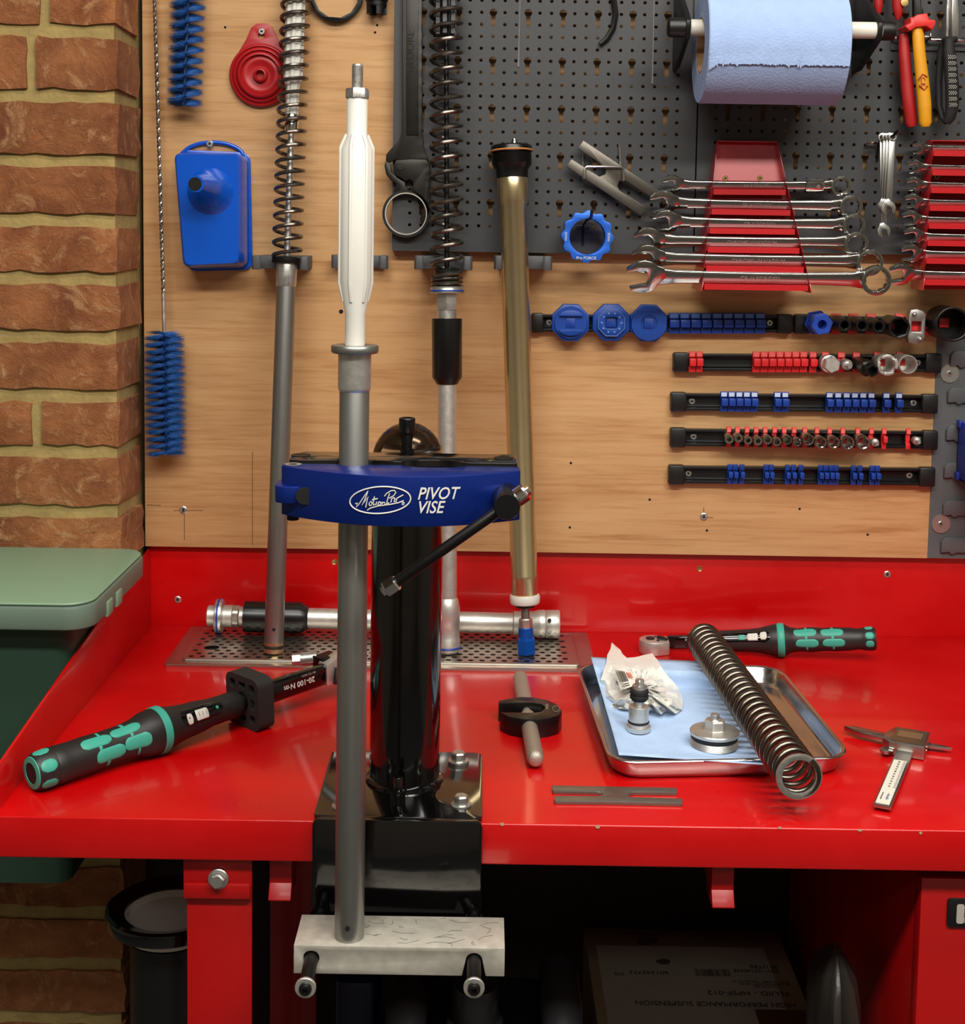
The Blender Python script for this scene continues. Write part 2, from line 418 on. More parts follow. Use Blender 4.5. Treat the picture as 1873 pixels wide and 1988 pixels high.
# ================================================================== plywood board
XL = W(279, 600, YW).x; zpl = ZB + 0.1115
plyo = tag(B().span((XL, YW, zpl), (1.35, YW + 0.010, 2.35)).done('plywood_board', ply, bev=0.0008), 'honey plywood board with horizontal grain fixed behind the red bench', 'board')
def screw(px, py, y, r_px=6.5, parent=None, m=zinc, h=0.0012):
    p = W(px, py, y); r = r_px*mpp(p)
    b = B().lathe([(r, 0), (r, h*.5), (r*.8, h), (r*.34, h), (r*.3, h*.3), (0, h*.3)], p, (0, -1, 0), 20)
    s = b.done('screw', m, parent, ang=30)
    k = B()
    for a in (PI/4, -PI/4): k.box((0, 0, 0), (r*1.05, 0.0003, r*.2), Matrix.Rotation(a + random.uniform(-.4, .4), 3, 'Y'))
    k.done('cross_recess', dark_void, s, M=Matrix.Translation(p + Vector((0, -h - .0001, 0))))
    return s
for px, py in ((356, 990), (1366, 1003)): screw(px, py, YW, 7.5, plyo, steel)
for px, py in ((662, 605), (437, 53), (732, 49), (728, 63), (1108, 899), (1261, 970), (1106, 1024), (1372, 1030), (1552, 988), (1684, 1038), (338, 141)):
    p = W(px, py, YW); r = (4.5 if px == 662 else 2.6)*mpp(p)
    B().lathe([(r, 0), (r*.9, 0.0003), (0, 0.0003)], p + Vector((0, 0.0001, 0)), (0, -1, 0), 12).done('drill_hole', dark_void, plyo)
pencil = mat('pencil_line', '#6b4a2c', 0.8)
for a, b_ in (((358, 994), (358, 1049)), ((490, 877), (490, 1058)), ((337, 991), (394, 991)), ((285, 980), (312, 981)), ((1366, 985), (1366, 1000)), ((1368, 1004), (1384, 1005))):
    A_, B_ = W(*a, YW - .0001), W(*b_, YW - .0001)
    B().cyl(A_, B_, 0.00045, seg=5).done('pencil_mark', pencil, plyo)
# ================================================================== pegboards with real holes
YG = 0.574
def pegboard(px0, px1, pyb, xk, zk, px_x, pz, label, xright=None):
    x0 = W(px0, 300, YG).x; x1 = xright if xright else W(px1, 300, YG).x
    zb = W((px0 + px1)/2, pyb, YG).z; ztop = 2.02
    t = T('pegboard_panel', label, 'pegboard', (x0, YG, zb))
    holes = []; m = 0.017
    i0, i1 = math.ceil((x0 + m - xk)/px_x), math.floor((x1 - m - xk)/px_x)
    j0, j1 = math.ceil((zb + 0.032 - zk)/pz), math.floor((ztop - 0.02 - zk)/pz)
    for j in range(j0, j1 + 1):
        for i in range(i0, i1 + 1):
            x, z = xk + i*px_x, zk + j*pz
            if i % 3 == 0 and j % 4 == 0:
                R, w = 0.0049, 0.0028; L_ = 0.0180; q = math.asin(w/R)
                pts = [(x + R*math.sin(a), z - R*math.cos(a)) for a in [q + (2*PI - 2*q)*k/14 for k in range(15)]]
                pts += [(x - w, z - L_ + w*.6), (x - w*.5, z - L_), (x + w*.5, z - L_), (x + w, z - L_ + w*.6)]
                holes.append(pts)
            elif i % 3 == 0 and j % 4 == 3: continue
            else: holes.append(circ(x, z, 0.00235, 8))
    b = B().prism([(x0, zb), (x1, zb), (x1, ztop), (x0, ztop)], (0, YG, 0), X, Z, (0, 0.0016, 0), holes)
    b.done('perforated_sheet', pegm, t, ang=30)
    B().span((x0, YG + .0016, zb), (x1, YW, zb + .0012)).done('folded_edge', pegm, t)
    B().span((x0, YG + .0016, zb + .0012), (x0 + .0012, YW, ztop)).done('folded_edge', pegm, t)
    B().span((x1 - .0012, YG + .0016, zb + .0012), (x1, YW, ztop)).done('folded_edge', pegm, t)
    return t
kA, kB, kC = W(956.7, 24, YG), W(952.9, 393, YG), W(1092.3, 24, YG)
pz_ = (kA.z - kB.z)/16; pxx_ = (kC.x - kA.x)/6
peg1 = pegboard(762.5, 1350, 491, (kA.x + kB.x)/2, kA.z, pxx_, pz_, 'charcoal pegboard panel behind the ring spanner and long black spring')
kD = W(1547.8, 210, YG)
peg2 = pegboard(1353, 1873, 492, kD.x, kD.z, pxx_, pz_, 'charcoal pegboard panel behind the blue paper roll and pliers', xright=0.93)
drip = mat('dried_drip', '#77787a', 0.3)
for px, py0, py1, pg in ((1007, -30, 130, peg1), (1267, -30, 163, peg1)):
    pts = [W(px + 3 - 4*t, py0 + (py1 - py0)*t, YG - .0002) for t in (0, .25, .5, .75, 1)]
    B().tube(pts, [.0006, .0007, .0007, .0008, .0016], 6).done('dried_drip', drip, pg)
# louvred steel panel low on the right
YV = 0.5938
xa, xb_ = W(1817, 690, YV).x, W(1801, 1085, YV).x; xv = (xa + xb_)/2
lv = T('louvre_panel', 'grey louvred steel panel with large washers at the end of the socket rails', 'panel', (xv, YV, zpl))
louv_m = mat('grey_louvre_paint', '#56585a', 0.45, 0, var=0.04, vscale=20)
B().span((xv, YV, zpl + .001), (0.95, YW, W(1830, 657, YV).z)).done('sheet', louv_m, lv)
for n, (px, py) in enumerate(((1843, 680), (1838, 751), (1835, 824), (1831, 897), (1829, 970), (1825, 1042))):
    for c in range(5):
        p = W(px, py, YV); x0 = p.x + c*0.066; w_, h_ = 0.052, 0.020
        out = [(0, -h_), (0, -.006), (.004, -.001), (.008, 0), (w_, 0), (w_, -h_), (.020, -h_), (.017, -h_ - .0022), (.013, -h_ - .0022), (.010, -h_ + .001), (.006, -h_)]
        b = B()
        o = Vector((x0, YV - .0002, p.z))
        # pressed tongue: flat against the sheet at the bottom, standing off at the top
        vb = [b.bm.verts.new(o + Vector((q[0], 0, q[1]))) for q in out]
        vf = [b.bm.verts.new(o + Vector((q[0] + .0008, -(0.0045 + 0.002*(q[1] + h_)/h_), q[1] - .0005))) for q in out]
        b.bm.faces.new(vf); b.bm.faces.new(vb[::-1])
        for i in range(len(out)): b.bm.faces.new((vb[i], vb[(i+1) % len(out)], vf[(i+1) % len(out)], vf[i]))
        b.done('louvre', louv_m, lv, bev=.0008)
for px, py in ((1843, 725), (1826, 1017)):
    p = W(px, py, YV); w_ = B().ring(p, (0, -1, 0), 18*mpp(p), 4*mpp(p), .0014, 36).done('washer', zinc, lv, ang=30)
    screw(px, py, YV - .0014, 5.5, lv)
# ================================================================== red workbench
XC = G(291, 1217).x                           # inside of the left cheek
bench = T('workbench', 'red painted steel workbench with low upstand and thick front lip', 'workbench', (-0.24, 0.02, 0))
LIP = 0.0395
XR = 1.05
b = B().prism([(0, -LIP), (0.0, 0), (YS, 0), (YS, -.004), (0.004, -.004), (0.004, -LIP)], (XC - .003, 0, ZB), Y, Z, (XR - XC, 0, 0))
b.done('worktop', red_paint, bench, bev=.0016, bseg=3)
B().span((XC - .003, 0.004, ZB - .006), (XR, YS, ZB - .004)).done('worktop_underside', red_paint2, bench)
B().span((XC - .003, YS, ZB - .02), (XR, YS + .003, ZB + .125)).done('back_upstand', red_paint, bench, bev=.0006)
zc0 = W(288, 1066, YW).z - ZB; pf = AX_X(0, 1484, XC); zc1 = pf.z - ZB; sl = (zc0 - zc1)/(YS - pf.y)
b = B().prism([(0.0, 0.0), (0.0, zc1 - sl*pf.y), (YS, zc0), (YS, 0.0)], (XC - .003, 0, ZB), Y, Z, (.003, 0, 0)); b.done('side_upstand', red_paint, bench, bev=.0007)
for px, py in ((345, 1164), (1722, 1115)):
    screw(px, py, YS, 7, bench)
for px, py in ((649, 1091), (1358, 1104)):
    p = W(px, py, YS); r = 5*mpp(p)
    B().lathe([(r*1.15, 0), (r, .0006), (r*.8, .0002), (0, .0002)], p, (0, -1, 0), 14).done('fixing_hole', brass, bench)
chip = mat('chipped_primer', '#b59b78', 0.8)
for px, py, s_ in ((975, 1600, 5), (1160, 1605, 5), (1669, 1612, 4), (1787, 1617, 4), (1513, 1607, 4)):
    p = W(px, py, -.0004); q = mpp(p)*s_
    B().prism([(q*1.0*math.cos(a)*random.uniform(.7, 1.2), q*.7*math.sin(a)*random.uniform(.7, 1.2)) for a in [k*PI/4 for k in range(8)]], p, X, Z, (0, -.0003, 0)).done('paint_chip', chip, bench)
def leg(x0, x1, y0, y1, z0=0.0, z1=ZB - LIP):
    # folded angle section: front flange and side flange
    b = B().span((x0, y0, z0), (x1, y0 + .003, z1)); b.span((x0, y0 + .003, z0), (x0 + .003, y1, z1)); return b.done('leg', red_paint2, bench, bev=.0008)
yl = 0.016
xl0, xl1 = W(363, 1850, yl).x, W(489, 1850, yl).x
leg(xl0, xl1, yl, yl + .05)
leg(xl0 + .004, xl1 + .004, 0.50, 0.56)
leg(XR - .08, XR - .02, yl, yl + .05)
pa, pb = W(356, 1745, yl - .004), W(489, 1680, yl - .004)
brk = B().span((pa.x, yl - .004, pa.z), (pb.x, yl, ZB - LIP + .002)).done('leg_bracket', red_paint2, bench, bev=.0008)
zs_ = W(420, 1713, yl - .004).z
B().span((pa.x + .0005, yl - .0075, pa.z + .0015), (pb.x - .001, yl - .004, zs_)).done('bracket_fold', red_paint2, bench, bev=.002)
p = W(424, 1706, yl - .006); r = 20*mpp(p)
bolt = B().lathe([(r, 0), (r, .0015), (r*.92, .0022), (0, .0022)], p, (0, -1, 0.08), 32).done('washer', zinc, bench)
B().lathe([(r*.78, 0.002), (r*.78, .0075), (r*.62, .0088), (0, .0088)], p, (0, -1, 0.08), 24, shape=hexa(6, .3)).done('bolt_head', zinc, bench, ang=20)
for px0, px1, py in ((523, 566, 1741), (1380, 1423, 1755)):
    a, c = W(px0, py, 0.02), W(px1, py, 0.02); zt_ = ZB - LIP + .004
    h_ = zt_ - a.z
    b = B().span((a.x, .020, a.z + h_*.28), (c.x, .56, zt_)).done('support_rail', red_paint2, bench, bev=.0006)
    B().prism([(0.02, a.z + h_*.29), (.012, a.z + h_*.02), (.012, a.z), (.05, a.z), (.05, a.z + h_*.29)], (a.x, 0, 0), Y, Z, (c.x - a.x, 0, 0)).done('rail_end_fold', red_paint2, bench, bev=.0006)
# drawer cabinet under the right end of the bench
yc = 0.022
xc0 = W(1788, 1800, yc).x; zc_ = W(1830, 1706, yc).z
cab = T('drawer_cabinet', 'red steel cabinet with black badge under the bench', 'cabinet', (xc0 + .2, yc, 0.05))
B().span((xc0, yc + .018, 0.05), (XR - .09, 0.55, ZB - LIP - .006)).done('body', red_paint2, cab, bev=.001)
B().span((xc0 - .0015, yc, 0.10), (XR - .09, yc + .018, zc_)).done('door', red_paint2, cab, bev=.0012)
for xx in (xc0 + .02, XR - .12): B().span((xx, .06, 0), (xx + .03, .5, .05)).done('foot', black_plastic, cab)
a, c = W(1836, 1797, yc), W(1836, 1742, yc); hb = c.z - a.z; wb = hb*3.4
bd = B().prism(rrect(0, 0, wb, hb, .003), (a.x, yc, a.z), X, Z, (0, -.003, 0)).done('badge', black_plastic, cab, bev=.0006)
badge_t = mat('badge_grey', '#b5aea4', 0.5)
o = Vector((a.x, yc - .0031, a.z))
B().prism([(q[0] + hb*.30, q[1] + hb*.14) for q in rrect(0, 0, hb*.26, hb*.68, hb*.08)], o, X, Z, (0, -.0004, 0)).done('badge_letter', badge_t, bd)
for zz in (hb*.14, hb*.58): B().prism([(q[0] + hb*.58, q[1] + zz) for q in rrect(0, 0, hb*.34, hb*.24, hb*.05)], o, X, Z, (0, -.0004, 0)).done('badge_letter', badge_t, bd)
# ================================================================== pivot vise
YT = -0.070                                    # fork tube held in the jaws
pc = G(783, 1527, .006); VX, VY = pc.x, 0.085
vise = T('pivot_vise', 'pivot bench vise with blue front jaw on a glossy black pedestal bolted to the bench', 'vise', (VX, VY, ZB))
plL, plR = G(611, 1585).x, G(936, 1585).x
bx0, bx1, by1 = plL, plR, G(640, 1470).y + .004
TH = 0.006
pl = B().prism(rrect(bx0, -.004, bx1, by1, .008), (0, 0, ZB), X, Y, (0, 0, TH)).done('base_plate', black_gloss, vise, bev=.001)
zA = W(770, 1772, -.010).z
ap = B().prism([(q[0], q[1]) for q in rrect(bx0, zA, bx1, ZB + TH, .006)], (0, -.010, 0), X, Z, (0, .006, 0)).done('front_apron', black_gloss, vise, bev=.0012)
rt = 69*mpp(pc)
zJ = W(780, 975, -.09).z                        # jaw centre height
zneck = W(792, 893, VY).z; hdome = W(792, 820, VY).z - zneck
B().lathe([(rt + .004, TH), (rt + .0035, TH + .003), (rt, TH + .0055)], (VX, VY, ZB), Z, 48).done('weld_bead', black_gloss, vise)
B().lathe([(rt, TH), (rt, zneck - ZB)], (VX, VY, ZB), Z, 64).done('pedestal_tube', black_gloss, vise)
dome_m = mat('reflection_brown_cap', '#4a3a2c', 0.14, 0.8)  # dark glossy cap; the plywood's brown reflection is put into its colour
B().lathe([(rt, -.004)] + [(rt*math.cos(a), hdome*math.sin(a)) for a in [k*PI/20 for k in range(10)]] + [(0, hdome)], (VX, VY, zneck), Z, 48).done('ball_cap', dome_m, vise)
YK = VY - .026; pt = W(790, 839, YK); pt2 = W(790, 811, YK); rb = 16*mpp(pt)
zs0 = zneck + .02
B().cyl((pt.x, YK, zs0 - .012), (pt.x, YK, pt.z), rb*.66).done('bolt_shank', black_oxide, vise)
B().lathe([(rb*.96, 0), (rb, .001), (rb, pt2.z - pt.z - .001), (rb*.92, pt2.z - pt.z), (rb*.62, pt2.z - pt.z), (rb*.58, pt2.z - pt.z - .006), (0, pt2.z - pt.z - .006)], (pt.x, YK, pt.z), Z, 28).done('cap_screw', black_satin, vise, ang=30)
# stub post with collar in front of the pedestal
q = G(772, 1560, TH); rp = 9.5*mpp(q)
z1 = W(772, 1508, q.y).z
B().lathe([(rp*1.55, 0), (rp*1.55, .012), (rp*1.75, .0125), (rp*1.75, .0145), (rp, .015), (rp, z1 - ZB - TH - .001), (rp*.85, z1 - ZB - TH), (0, z1 - ZB - TH)], (q.x, q.y, ZB + TH), Z, 24).done('locating_post', black_gloss, vise)
for px, py in ((890, 1478), (895, 1563), (664, 1566), (672, 1480)):
    g = G(px, py, TH); r = 20.5*mpp(g)
    w_ = B().lathe([(r, 0), (r, .0014), (r*.9, .002), (0, .002)], g, Z, 32).done('washer', zinc, vise)
    B().lathe([(r*.72, .0018), (r*.72, .0085), (r*.58, .0098), (0, .0098)], g, Z, 24, shape=hexa(6, .2)).done('bolt_head', zinc, vise, ang=20)
# ---- jaws (top outline, x right / y away)
mj = mpp(W(780, 975, -.09))
jx = lambda px: W(px, 960, -.09).x
yF, yB = -.128, -.0755                            # front face / mating face
zt0, zt1 = W(780, 925, yF).z, W(780, 1023, yF).z  # top and bottom of the blue jaw
x0, x1 = jx(545), jx(1009)
def arcx(n=22):
    out = []
    for i in range(n + 1):
        t = i/n; x = x0 + .006 + (x1 - x0 - .006)*t
        out.append((x, yF + 0.036*abs(2*t - 1)**2.0*(1.0 if t < .5 else .92)))
    return out
def jy(x):
    t = (x - x0 - .006)/(x1 - x0 - .006); return yF + 0.036*abs(2*t - 1)**2.0*(1.0 if t < .5 else .92)
_tb, _tt = W(678, 1818, YT), W(694, 125, YT); xt = _tb.x + (_tt.x - _tb.x)*((zt0 + zt1)/2 - _tb.z)/(_tt.z - _tb.z); rtb = 29*mpp(W(690, 900, YT)); xn = jx(838)
back = [(x1, yB)]
for k in range(9): a = -PI*k/8; back.append((xn + .020*math.cos(a)*1.25, yB + .009*math.sin(a) if 0 < k < 8 else yB))
vv = []
for k in range(9):
    a = -PI*k/8; vv.append((xt + (rtb + .0003)*math.cos(a), YT + (rtb + .0003)*math.sin(a)))
vv = [p for p in vv if p[1] < yB]
back += [(xt + rtb*.99, yB)] + vv + [(xt - rtb*.97, yB), (x0 + .004, yB), (x0, yB - .004), (x0, yF + .042)]
B().prism(arcx() + back, (0, 0, zt1), X, Y, (0, 0, zt0 - zt1)).done('front_jaw', blue_ano, vise, bev=.0007)
# hinge knuckle, slot, hinge pin
kz0, kz1 = W(575, 976, yF + .03).z, W(575, 944, yF + .03).z
kx0, kx1 = jx(534), jx(594)
b = B().prism(rrect(kx0, yF + .026, kx1, yB + .012, .010, 6), (0, 0, kz0), X, Y, (0, 0, kz1 - kz0)).done('hinge_knuckle', blue_ano, vise, bev=.0007)
B().prism(rrect(-.010, (kz0 - kz1)/2, .0075, (kz1 - kz0)/2, .007, 6), (jx(602), jy(jx(602)) + .004, (kz0 + kz1)/2), X, Z, (0, -.0046, 0)).done('hinge_slot', dark_void, vise)
ph = W(567, 900, -.088)
B().cyl((ph.x, -.082, zt1 - .0055), (ph.x, -.082, zt0 + .0006), .0052, seg=24).done('hinge_pin', black_oxide, vise, bev=.0006)
B().lathe([(.0072, 0), (.0072, .0004), (.004, .0004), (.0035, .0002), (0, .0002)], (ph.x, -.082, zt0 + .0003), Z, 24).done('pin_cap', steel, vise)
# rear jaw (black), with V for the tube, and clamp neck to the pedestal
zr0, zr1 = zt0 + .003, zt1 + .004
bk = [(jx(556), -.0745), (jx(552), -.052), (jx(572), -.030), (jx(996), -.030), (jx(1004), -.036), (jx(1004), -.0745)]
n2 = []
for k in range(9): a = PI*k/8; n2.append((xn + .020*math.cos(a)*1.3, -.0745 + .011*math.sin(a)))
n3 = []
for k in range(9):
    a = PI*k/8; n3.append((xt + (rtb + .0003)*math.cos(a), YT + (rtb + .0003)*math.sin(a)))
n3 = [p for p in n3 if p[1] > -.0745]
B().prism(bk + n2 + n3, (0, 0, zr1), X, Y, (0, 0, zr0 - zr1)).done('rear_jaw', black_gloss, vise, bev=.0012)
for px in (580, 978):
    p = W(px, 888, -.064); B().lathe([(.0085, 0), (.0085, .0005), (.006, .0002), (0, .0002)], (p.x, -.052, zr0), Z, 24).done('jaw_bolt', black_oxide, vise)
B().prism([(jx(722), zr1 - .012), (jx(728), zr1 - .016), (jx(836), zr1 - .016), (jx(850), zr1 - .008), (jx(850), zr0 - .004), (jx(722), zr0 - .004)], (0, -.034, 0), X, Z, (0, .075, 0)).done('clamp_neck', black_gloss, vise, bev=.002)
# logo on the front jaw
logo = mat('engraved_white', '#d4d1c8', 0.5)
def onjaw(px, py, off=.0004):
    y = yF
    for _ in range(4): p = W(px, py, y); y = jy(p.x)
    return W(px, py, y - off)
pts = [onjaw(738 + 59*math.cos(a), 971 + 26*math.sin(a) - 3*math.cos(a)) for a in [2*PI*k/48 for k in range(48)]]
B().tube(pts, .0006, 6, closed=True).done('logo_oval', logo, vise)
Ls = lambda *q: [(520 + x/6.243, 840 + y/6.243) for x, y in q]
strokes = [Ls((1060, 862), (1085, 850), (1072, 905), (1105, 865), (1160, 780), (1215, 705), (1205, 730), (1170, 820), (1140, 880), (1175, 830), (1215, 775), (1195, 850), (1185, 905)),
           Ls((1230, 850), (1245, 835), (1262, 850), (1255, 880), (1232, 885), (1225, 865), (1230, 850)), Ls((1290, 775), (1275, 850), (1280, 880), (1300, 868)), Ls((1262, 815), (1330, 800)),
           Ls((1318, 838), (1308, 875), (1325, 870)), Ls((1350, 838), (1368, 850), (1360, 878), (1338, 878), (1335, 855), (1350, 838)), Ls((1385, 840), (1378, 878), (1398, 845), (1415, 845), (1412, 872), (1440, 862), (1470, 850)),
           Ls((1475, 735), (1455, 790), (1440, 848)), Ls((1412, 770), (1440, 735), (1490, 705), (1535, 700), (1550, 725), (1525, 765), (1470, 795)), Ls((1490, 845), (1500, 800), (1520, 790), (1540, 795)), Ls((1545, 805), (1560, 815), (1552, 838), (1530, 838), (1530, 815), (1545, 805)), Ls((1560, 800), (1600, 775), (1640, 755)),
           Ls((1205, 940), (1240, 915), (1330, 890), (1470, 872), (1580, 850), (1645, 825)), Ls((1630, 845), (1650, 850), (1645, 875), (1625, 872), (1630, 845))]
for s_ in strokes: B().tube([onjaw(px, py, .0004) for px, py in s_], .0005, 5).done('logo_script', logo, vise)
def jaw_text(s, px, py, hpx):
    p = onjaw(px, py, .0001); p2 = onjaw(px + 30, py - .5, .0001); n = Vector((0, -1, 0))
    text(s, hpx*1.4*mpp(p), logo, frame(p, p2 - p, (0, -1, 0)), vise, ext=.0003, shear=.28, align='CENTER', sx=.86, bold=.00012)
jaw_text('PIVOT', 849, 959, 24); jaw_text('VISE', 834, 986, 24)
# clamp screw with sliding bar
ps = W(982, 965, yF)
pe = W(984, 985, -.142); rs = 26*mpp(pe)
a0 = Vector((pe.x - .001, -.090, pe.z + .002)); dsc = (pe - a0).normalized()
B().lathe([(rs*.98, 0), (rs, .002), (rs, (pe - a0).length - .001), (rs*.95, (pe - a0).length), (0, (pe - a0).length)], a0, dsc, 40).done('clamp_screw', black_satin, vise, ang=30)
bA, bB = W(760, 1137, -.126), W(1010, 962, -.126)
ub = (bB - bA).normalized(); br = 11*mpp(bA)
B().cyl(bA, bB, br, seg=24).done('tommy_bar', black_oxide, vise, bev=.0006)
for p, dd in ((bA, -ub), (bB, ub)):
    rn = 18.5*mpp(p)
    B().lathe([(rn*.72, -.0055), (rn*.8, -.0055), (rn*.98, -.004), (rn, .0045), (rn*.9, .006), (rn*.62, .0062), (rn*.55, .009), (0, .0095)], p, dd, 24, shape=hexa(6, .3)).done('nut', chrome, vise, ang=24)
# ---- two rods and the aluminium support block
ztb = W(678, 1818, YT).z                         # top of the block
yb1, yb0 = None, None
def yz(px, py, z): v = ray(px, py); return (CAM + v*((z - CAM.z)/v.z))
f_ = yz(775, 1838, ztb); r_ = yz(775, 1778, ztb); yb0, yb1 = f_.y, r_.y
xb0, xb1 = W(570, 1838, yb0).x, W(980, 1838, yb0).x
hbk = ztb - W(775, 1893, yb0).z
zrod = W(602, 1862, yb0).z; rr_ = 13.5*mpp(f_)
rodx = [W(604, 1862, yb0).x, W(920, 1867, yb0).x]
hl = rrect(rodx[0] - rr_*1.15, ztb - hbk*.72, rodx[0] + rr_*1.15, ztb - hbk*.20, rr_)
out = [(xb0, ztb - hbk), (xb0, ztb), (xb1, ztb), (xb1, ztb - hbk), (rodx[1] + rr_*1.7, ztb - hbk), (rodx[1] + rr_*1.2, ztb - hbk*.45)]
out += [(rodx[1] + rr_*1.2*math.cos(a), ztb - hbk*.45 + rr_*1.1*math.sin(a)) for a in [k*PI/8 for k in range(1, 8)]] + [(rodx[1] - rr_*1.2, ztb - hbk*.45), (rodx[1] - rr_*1.7, ztb - hbk)]
B().prism(out, (0, yb0, 0), X, Z, (0, yb1 - yb0, 0), [hl]).done('support_block', alu_dull, vise, bev=.0006)
for k, (px, py) in enumerate(((593, 1917), (920, 1917))):
    e = yz(px, py, zrod); xr = rodx[k]; ze = zrod
    ang_x = (e.x - xr)/(yb0 - e.y)
    s0 = Vector((xr - ang_x*(yb0 + .010)*-1*0 , -.011, zrod)); s0.x = xr + ang_x*(yb0 - (-.011))*1
    B().cyl(s0, e, rr_, seg=28).done('rod', black_oxide, vise, bev=.0006)
    dd = (e - s0).normalized(); rw = 20.5*mpp(e)
    B().lathe([(rw*.5, -.001), (rw, -.001), (rw, .0012), (rw*.95, .0016), (rw*.5, .0016)], e, dd, 36).done('rod_washer', alu, vise)
    B().lathe([(rw*.62, .0012), (rw*.6, .004), (rw*.5, .0055), (rw*.32, .006), (rw*.26, .006), (rw*.24, .003), (0, .003)], e, dd, 24).done('rod_screw', black_satin, vise, ang=30)
    B().cyl(s0 + Vector((0, .0008, 0)), s0 - dd*-.004, rr_*1.5, seg=24).done('rod_boss', black_gloss, vise)
for i in range(26):                               # scribed scratches on the block
    a = Vector((random.uniform(xb0 + .05, xb1 - .01), random.uniform(yb0 + .003, yb1 - .003), ztb + .0001))
    c = a + Vector((random.uniform(-.02, .02), random.uniform(-.008, .008), 0)); c.x = min(max(c.x, xb0 + .003), xb1 - .003); c.y = min(max(c.y, yb0 + .002), yb1 - .002)
    m_ = (a + c)/2 + Vector((random.uniform(-.003, .003), random.uniform(-.003, .003), 0))
    B().tube([a, m_, c], .00018, 4).done('scratch', ink, vise)
# ================================================================== fork cartridge held in the vise
A0, A1 = Vector(W(678, 1818, YT)), Vector(W(694, 125, YT)); ax = Axis(A0, A1)
fk = T('fork_cartridge', 'grey fork cartridge tube with white plastic top clamped upright in the vise', 'fork cartridge', A0)
b = B().lathe(ax.prof([(1818, 27.5), (1812, 28.5), (757, 29), (755, 28)]), ax.a, ax.d, 56); b.done('tube', tube_m, fk)
pr = ax.prof([(762, 27), (757, 31), (752, 32), (692, 32), (684, 33)]); B().lathe(pr, ax.a, ax.d, 48).done('collar', alu, fk)
B().lathe(ax.prof([(685, 44), (682, 46), (673, 46), (670, 44), (670, 22), (676, 21)]), ax.a, ax.d, 48).done('flange', tube_m, fk)
flute = lambda a: 0.88 + 0.12*abs(math.cos(2*a))
B().lathe(ax.prof([(676, 19.5), (610, 19.5), (545, 31), (290, 31), (266, 20), (195, 20.5), (193, 20)]), ax.a, ax.d, 64, shape=lambda a: 1.0).done('white_stem', white_plastic, fk)
rib = B()
for k in range(6):
    a_ = k*PI/3 + .25; u_, w_ = perp(ax.d); dr = u_*math.cos(a_) + w_*math.sin(a_)
    rows = [(585, 23), (550, 31.2), (286, 31.2), (262, 20.2)]
    P_ = [ax.P(v) + dr*(hw*mpp(ax.P(v))) for v, hw in rows]
    rib.tube(P_, .0016, 6)
rib.done('flute_ribs', white_plastic, fk)
B().lathe(ax.prof([(193, 21), (190, 23.5), (176, 23.5), (172, 22)]), ax.a, ax.d, 24, shape=hexa(6, .3)).done('hex_nut', steel, fk, ang=20)
th = []
for k in range(24): v = 172 - k*1.9; th += [(v, 11.2), (v - .95, 10.2)]
B().lathe(ax.prof([(174, 11)] + th + [(125, 10), (124.5, 8)]), ax.a, ax.d, 24).done('threaded_rod', steel, fk, ang=60)
p = ax.P(1788); B().lathe([(5*mpp(p), 0), (5*mpp(p), .0006), (0, .0006)], p + Vector((-.0005, -28.3*mpp(p), 0)), (0, -1, 0), 16).done('drain_hole', dark_void, fk)
# ================================================================== cartridges standing on the drip tray against the wall
def spring(ax, v0, v1, hw0, hw1, pitch, wire, ph=0.0, closed_ends=0):
    a, c = ax.P(v0), ax.P(v1); turns = abs(v1 - v0)/pitch
    return B().tube(helix(a, c, hw0*mpp(a), turns, 22, ph, hw1*mpp(c)), wire*mpp(a)/2, 8)
TZ = 0.006
# left one
ax = axA = Axis(G(531, 1267, TZ), W(574, 0, .568)); b0 = ax.a
cA = T('fork_cartridge', 'slim grey fork cartridge with open coil spring leaning beside the red funnel', 'fork cartridge', b0)
B().lathe(ax.prof([(1248, 18), (1245, 18.7), (556, 18.7)]), ax.a, ax.d, 40).done('tube', tube_m, cA)
B().lathe(ax.prof([(1268, 16), (1266, 19), (1258, 19), (1257, 16.5), (1254, 16.5), (1252, 18.5), (1246, 18.5)]), ax.a, ax.d, 40).done('end_piston', gold_m, cA, ang=30)
B().torus(ax.P(1255), ax.d, 17.5*mpp(ax.P(1255)), .0012).done('o_ring', black_rubber, cA)
p = ax.P(1217); B().lathe([(3.3*mpp(p), 0), (3.3*mpp(p), .0004), (0, .0004)], p + Vector((.001, -18.6*mpp(p), 0)), (0, -1, 0), 14).done('drain_hole', dark_void, cA)
B().lathe(ax.prof([(558, 18), (554, 20), (512, 20.5), (510, 20)]), ax.a, ax.d, 40).done('collar', steel, cA)
B().lathe(ax.prof([(511, 28), (508, 29), (502, 29), (500, 27)]), ax.a, ax.d, 40).done('flange', black_oxide, cA)
B().lathe(ax.prof([(501, 6.3), (244, 6.3)]), ax.a, ax.d, 20).done('rod', steel, cA)
B().lathe(ax.prof([(258, 12), (252, 13), (236, 14), (228, 12), (222, 12)]), ax.a, ax.d, 24).done('rod_end', chrome, cA)
fl8 = lambda a: 0.93 + 0.07*math.cos(8*a)
B().lathe(ax.prof([(224, 11), (222, 13), (170, 13), (152, 19), (-40, 19.5)]), ax.a, ax.d, 64, shape=fl8).done('white_stem', white_plastic, cA)
gr = B()
for v in (88, 62, 36, 112, 138): gr.ring(ax.P(v), ax.d, 20*mpp(ax.P(v)), 17*mpp(ax.P(v)), .0014, 32)
gr.done('stem_rib', white_plastic, cA)
spring(ax, 500, -40, 26.5, 26.5, 25.6, 8, 2.6).done('spring', spring_m, cA)
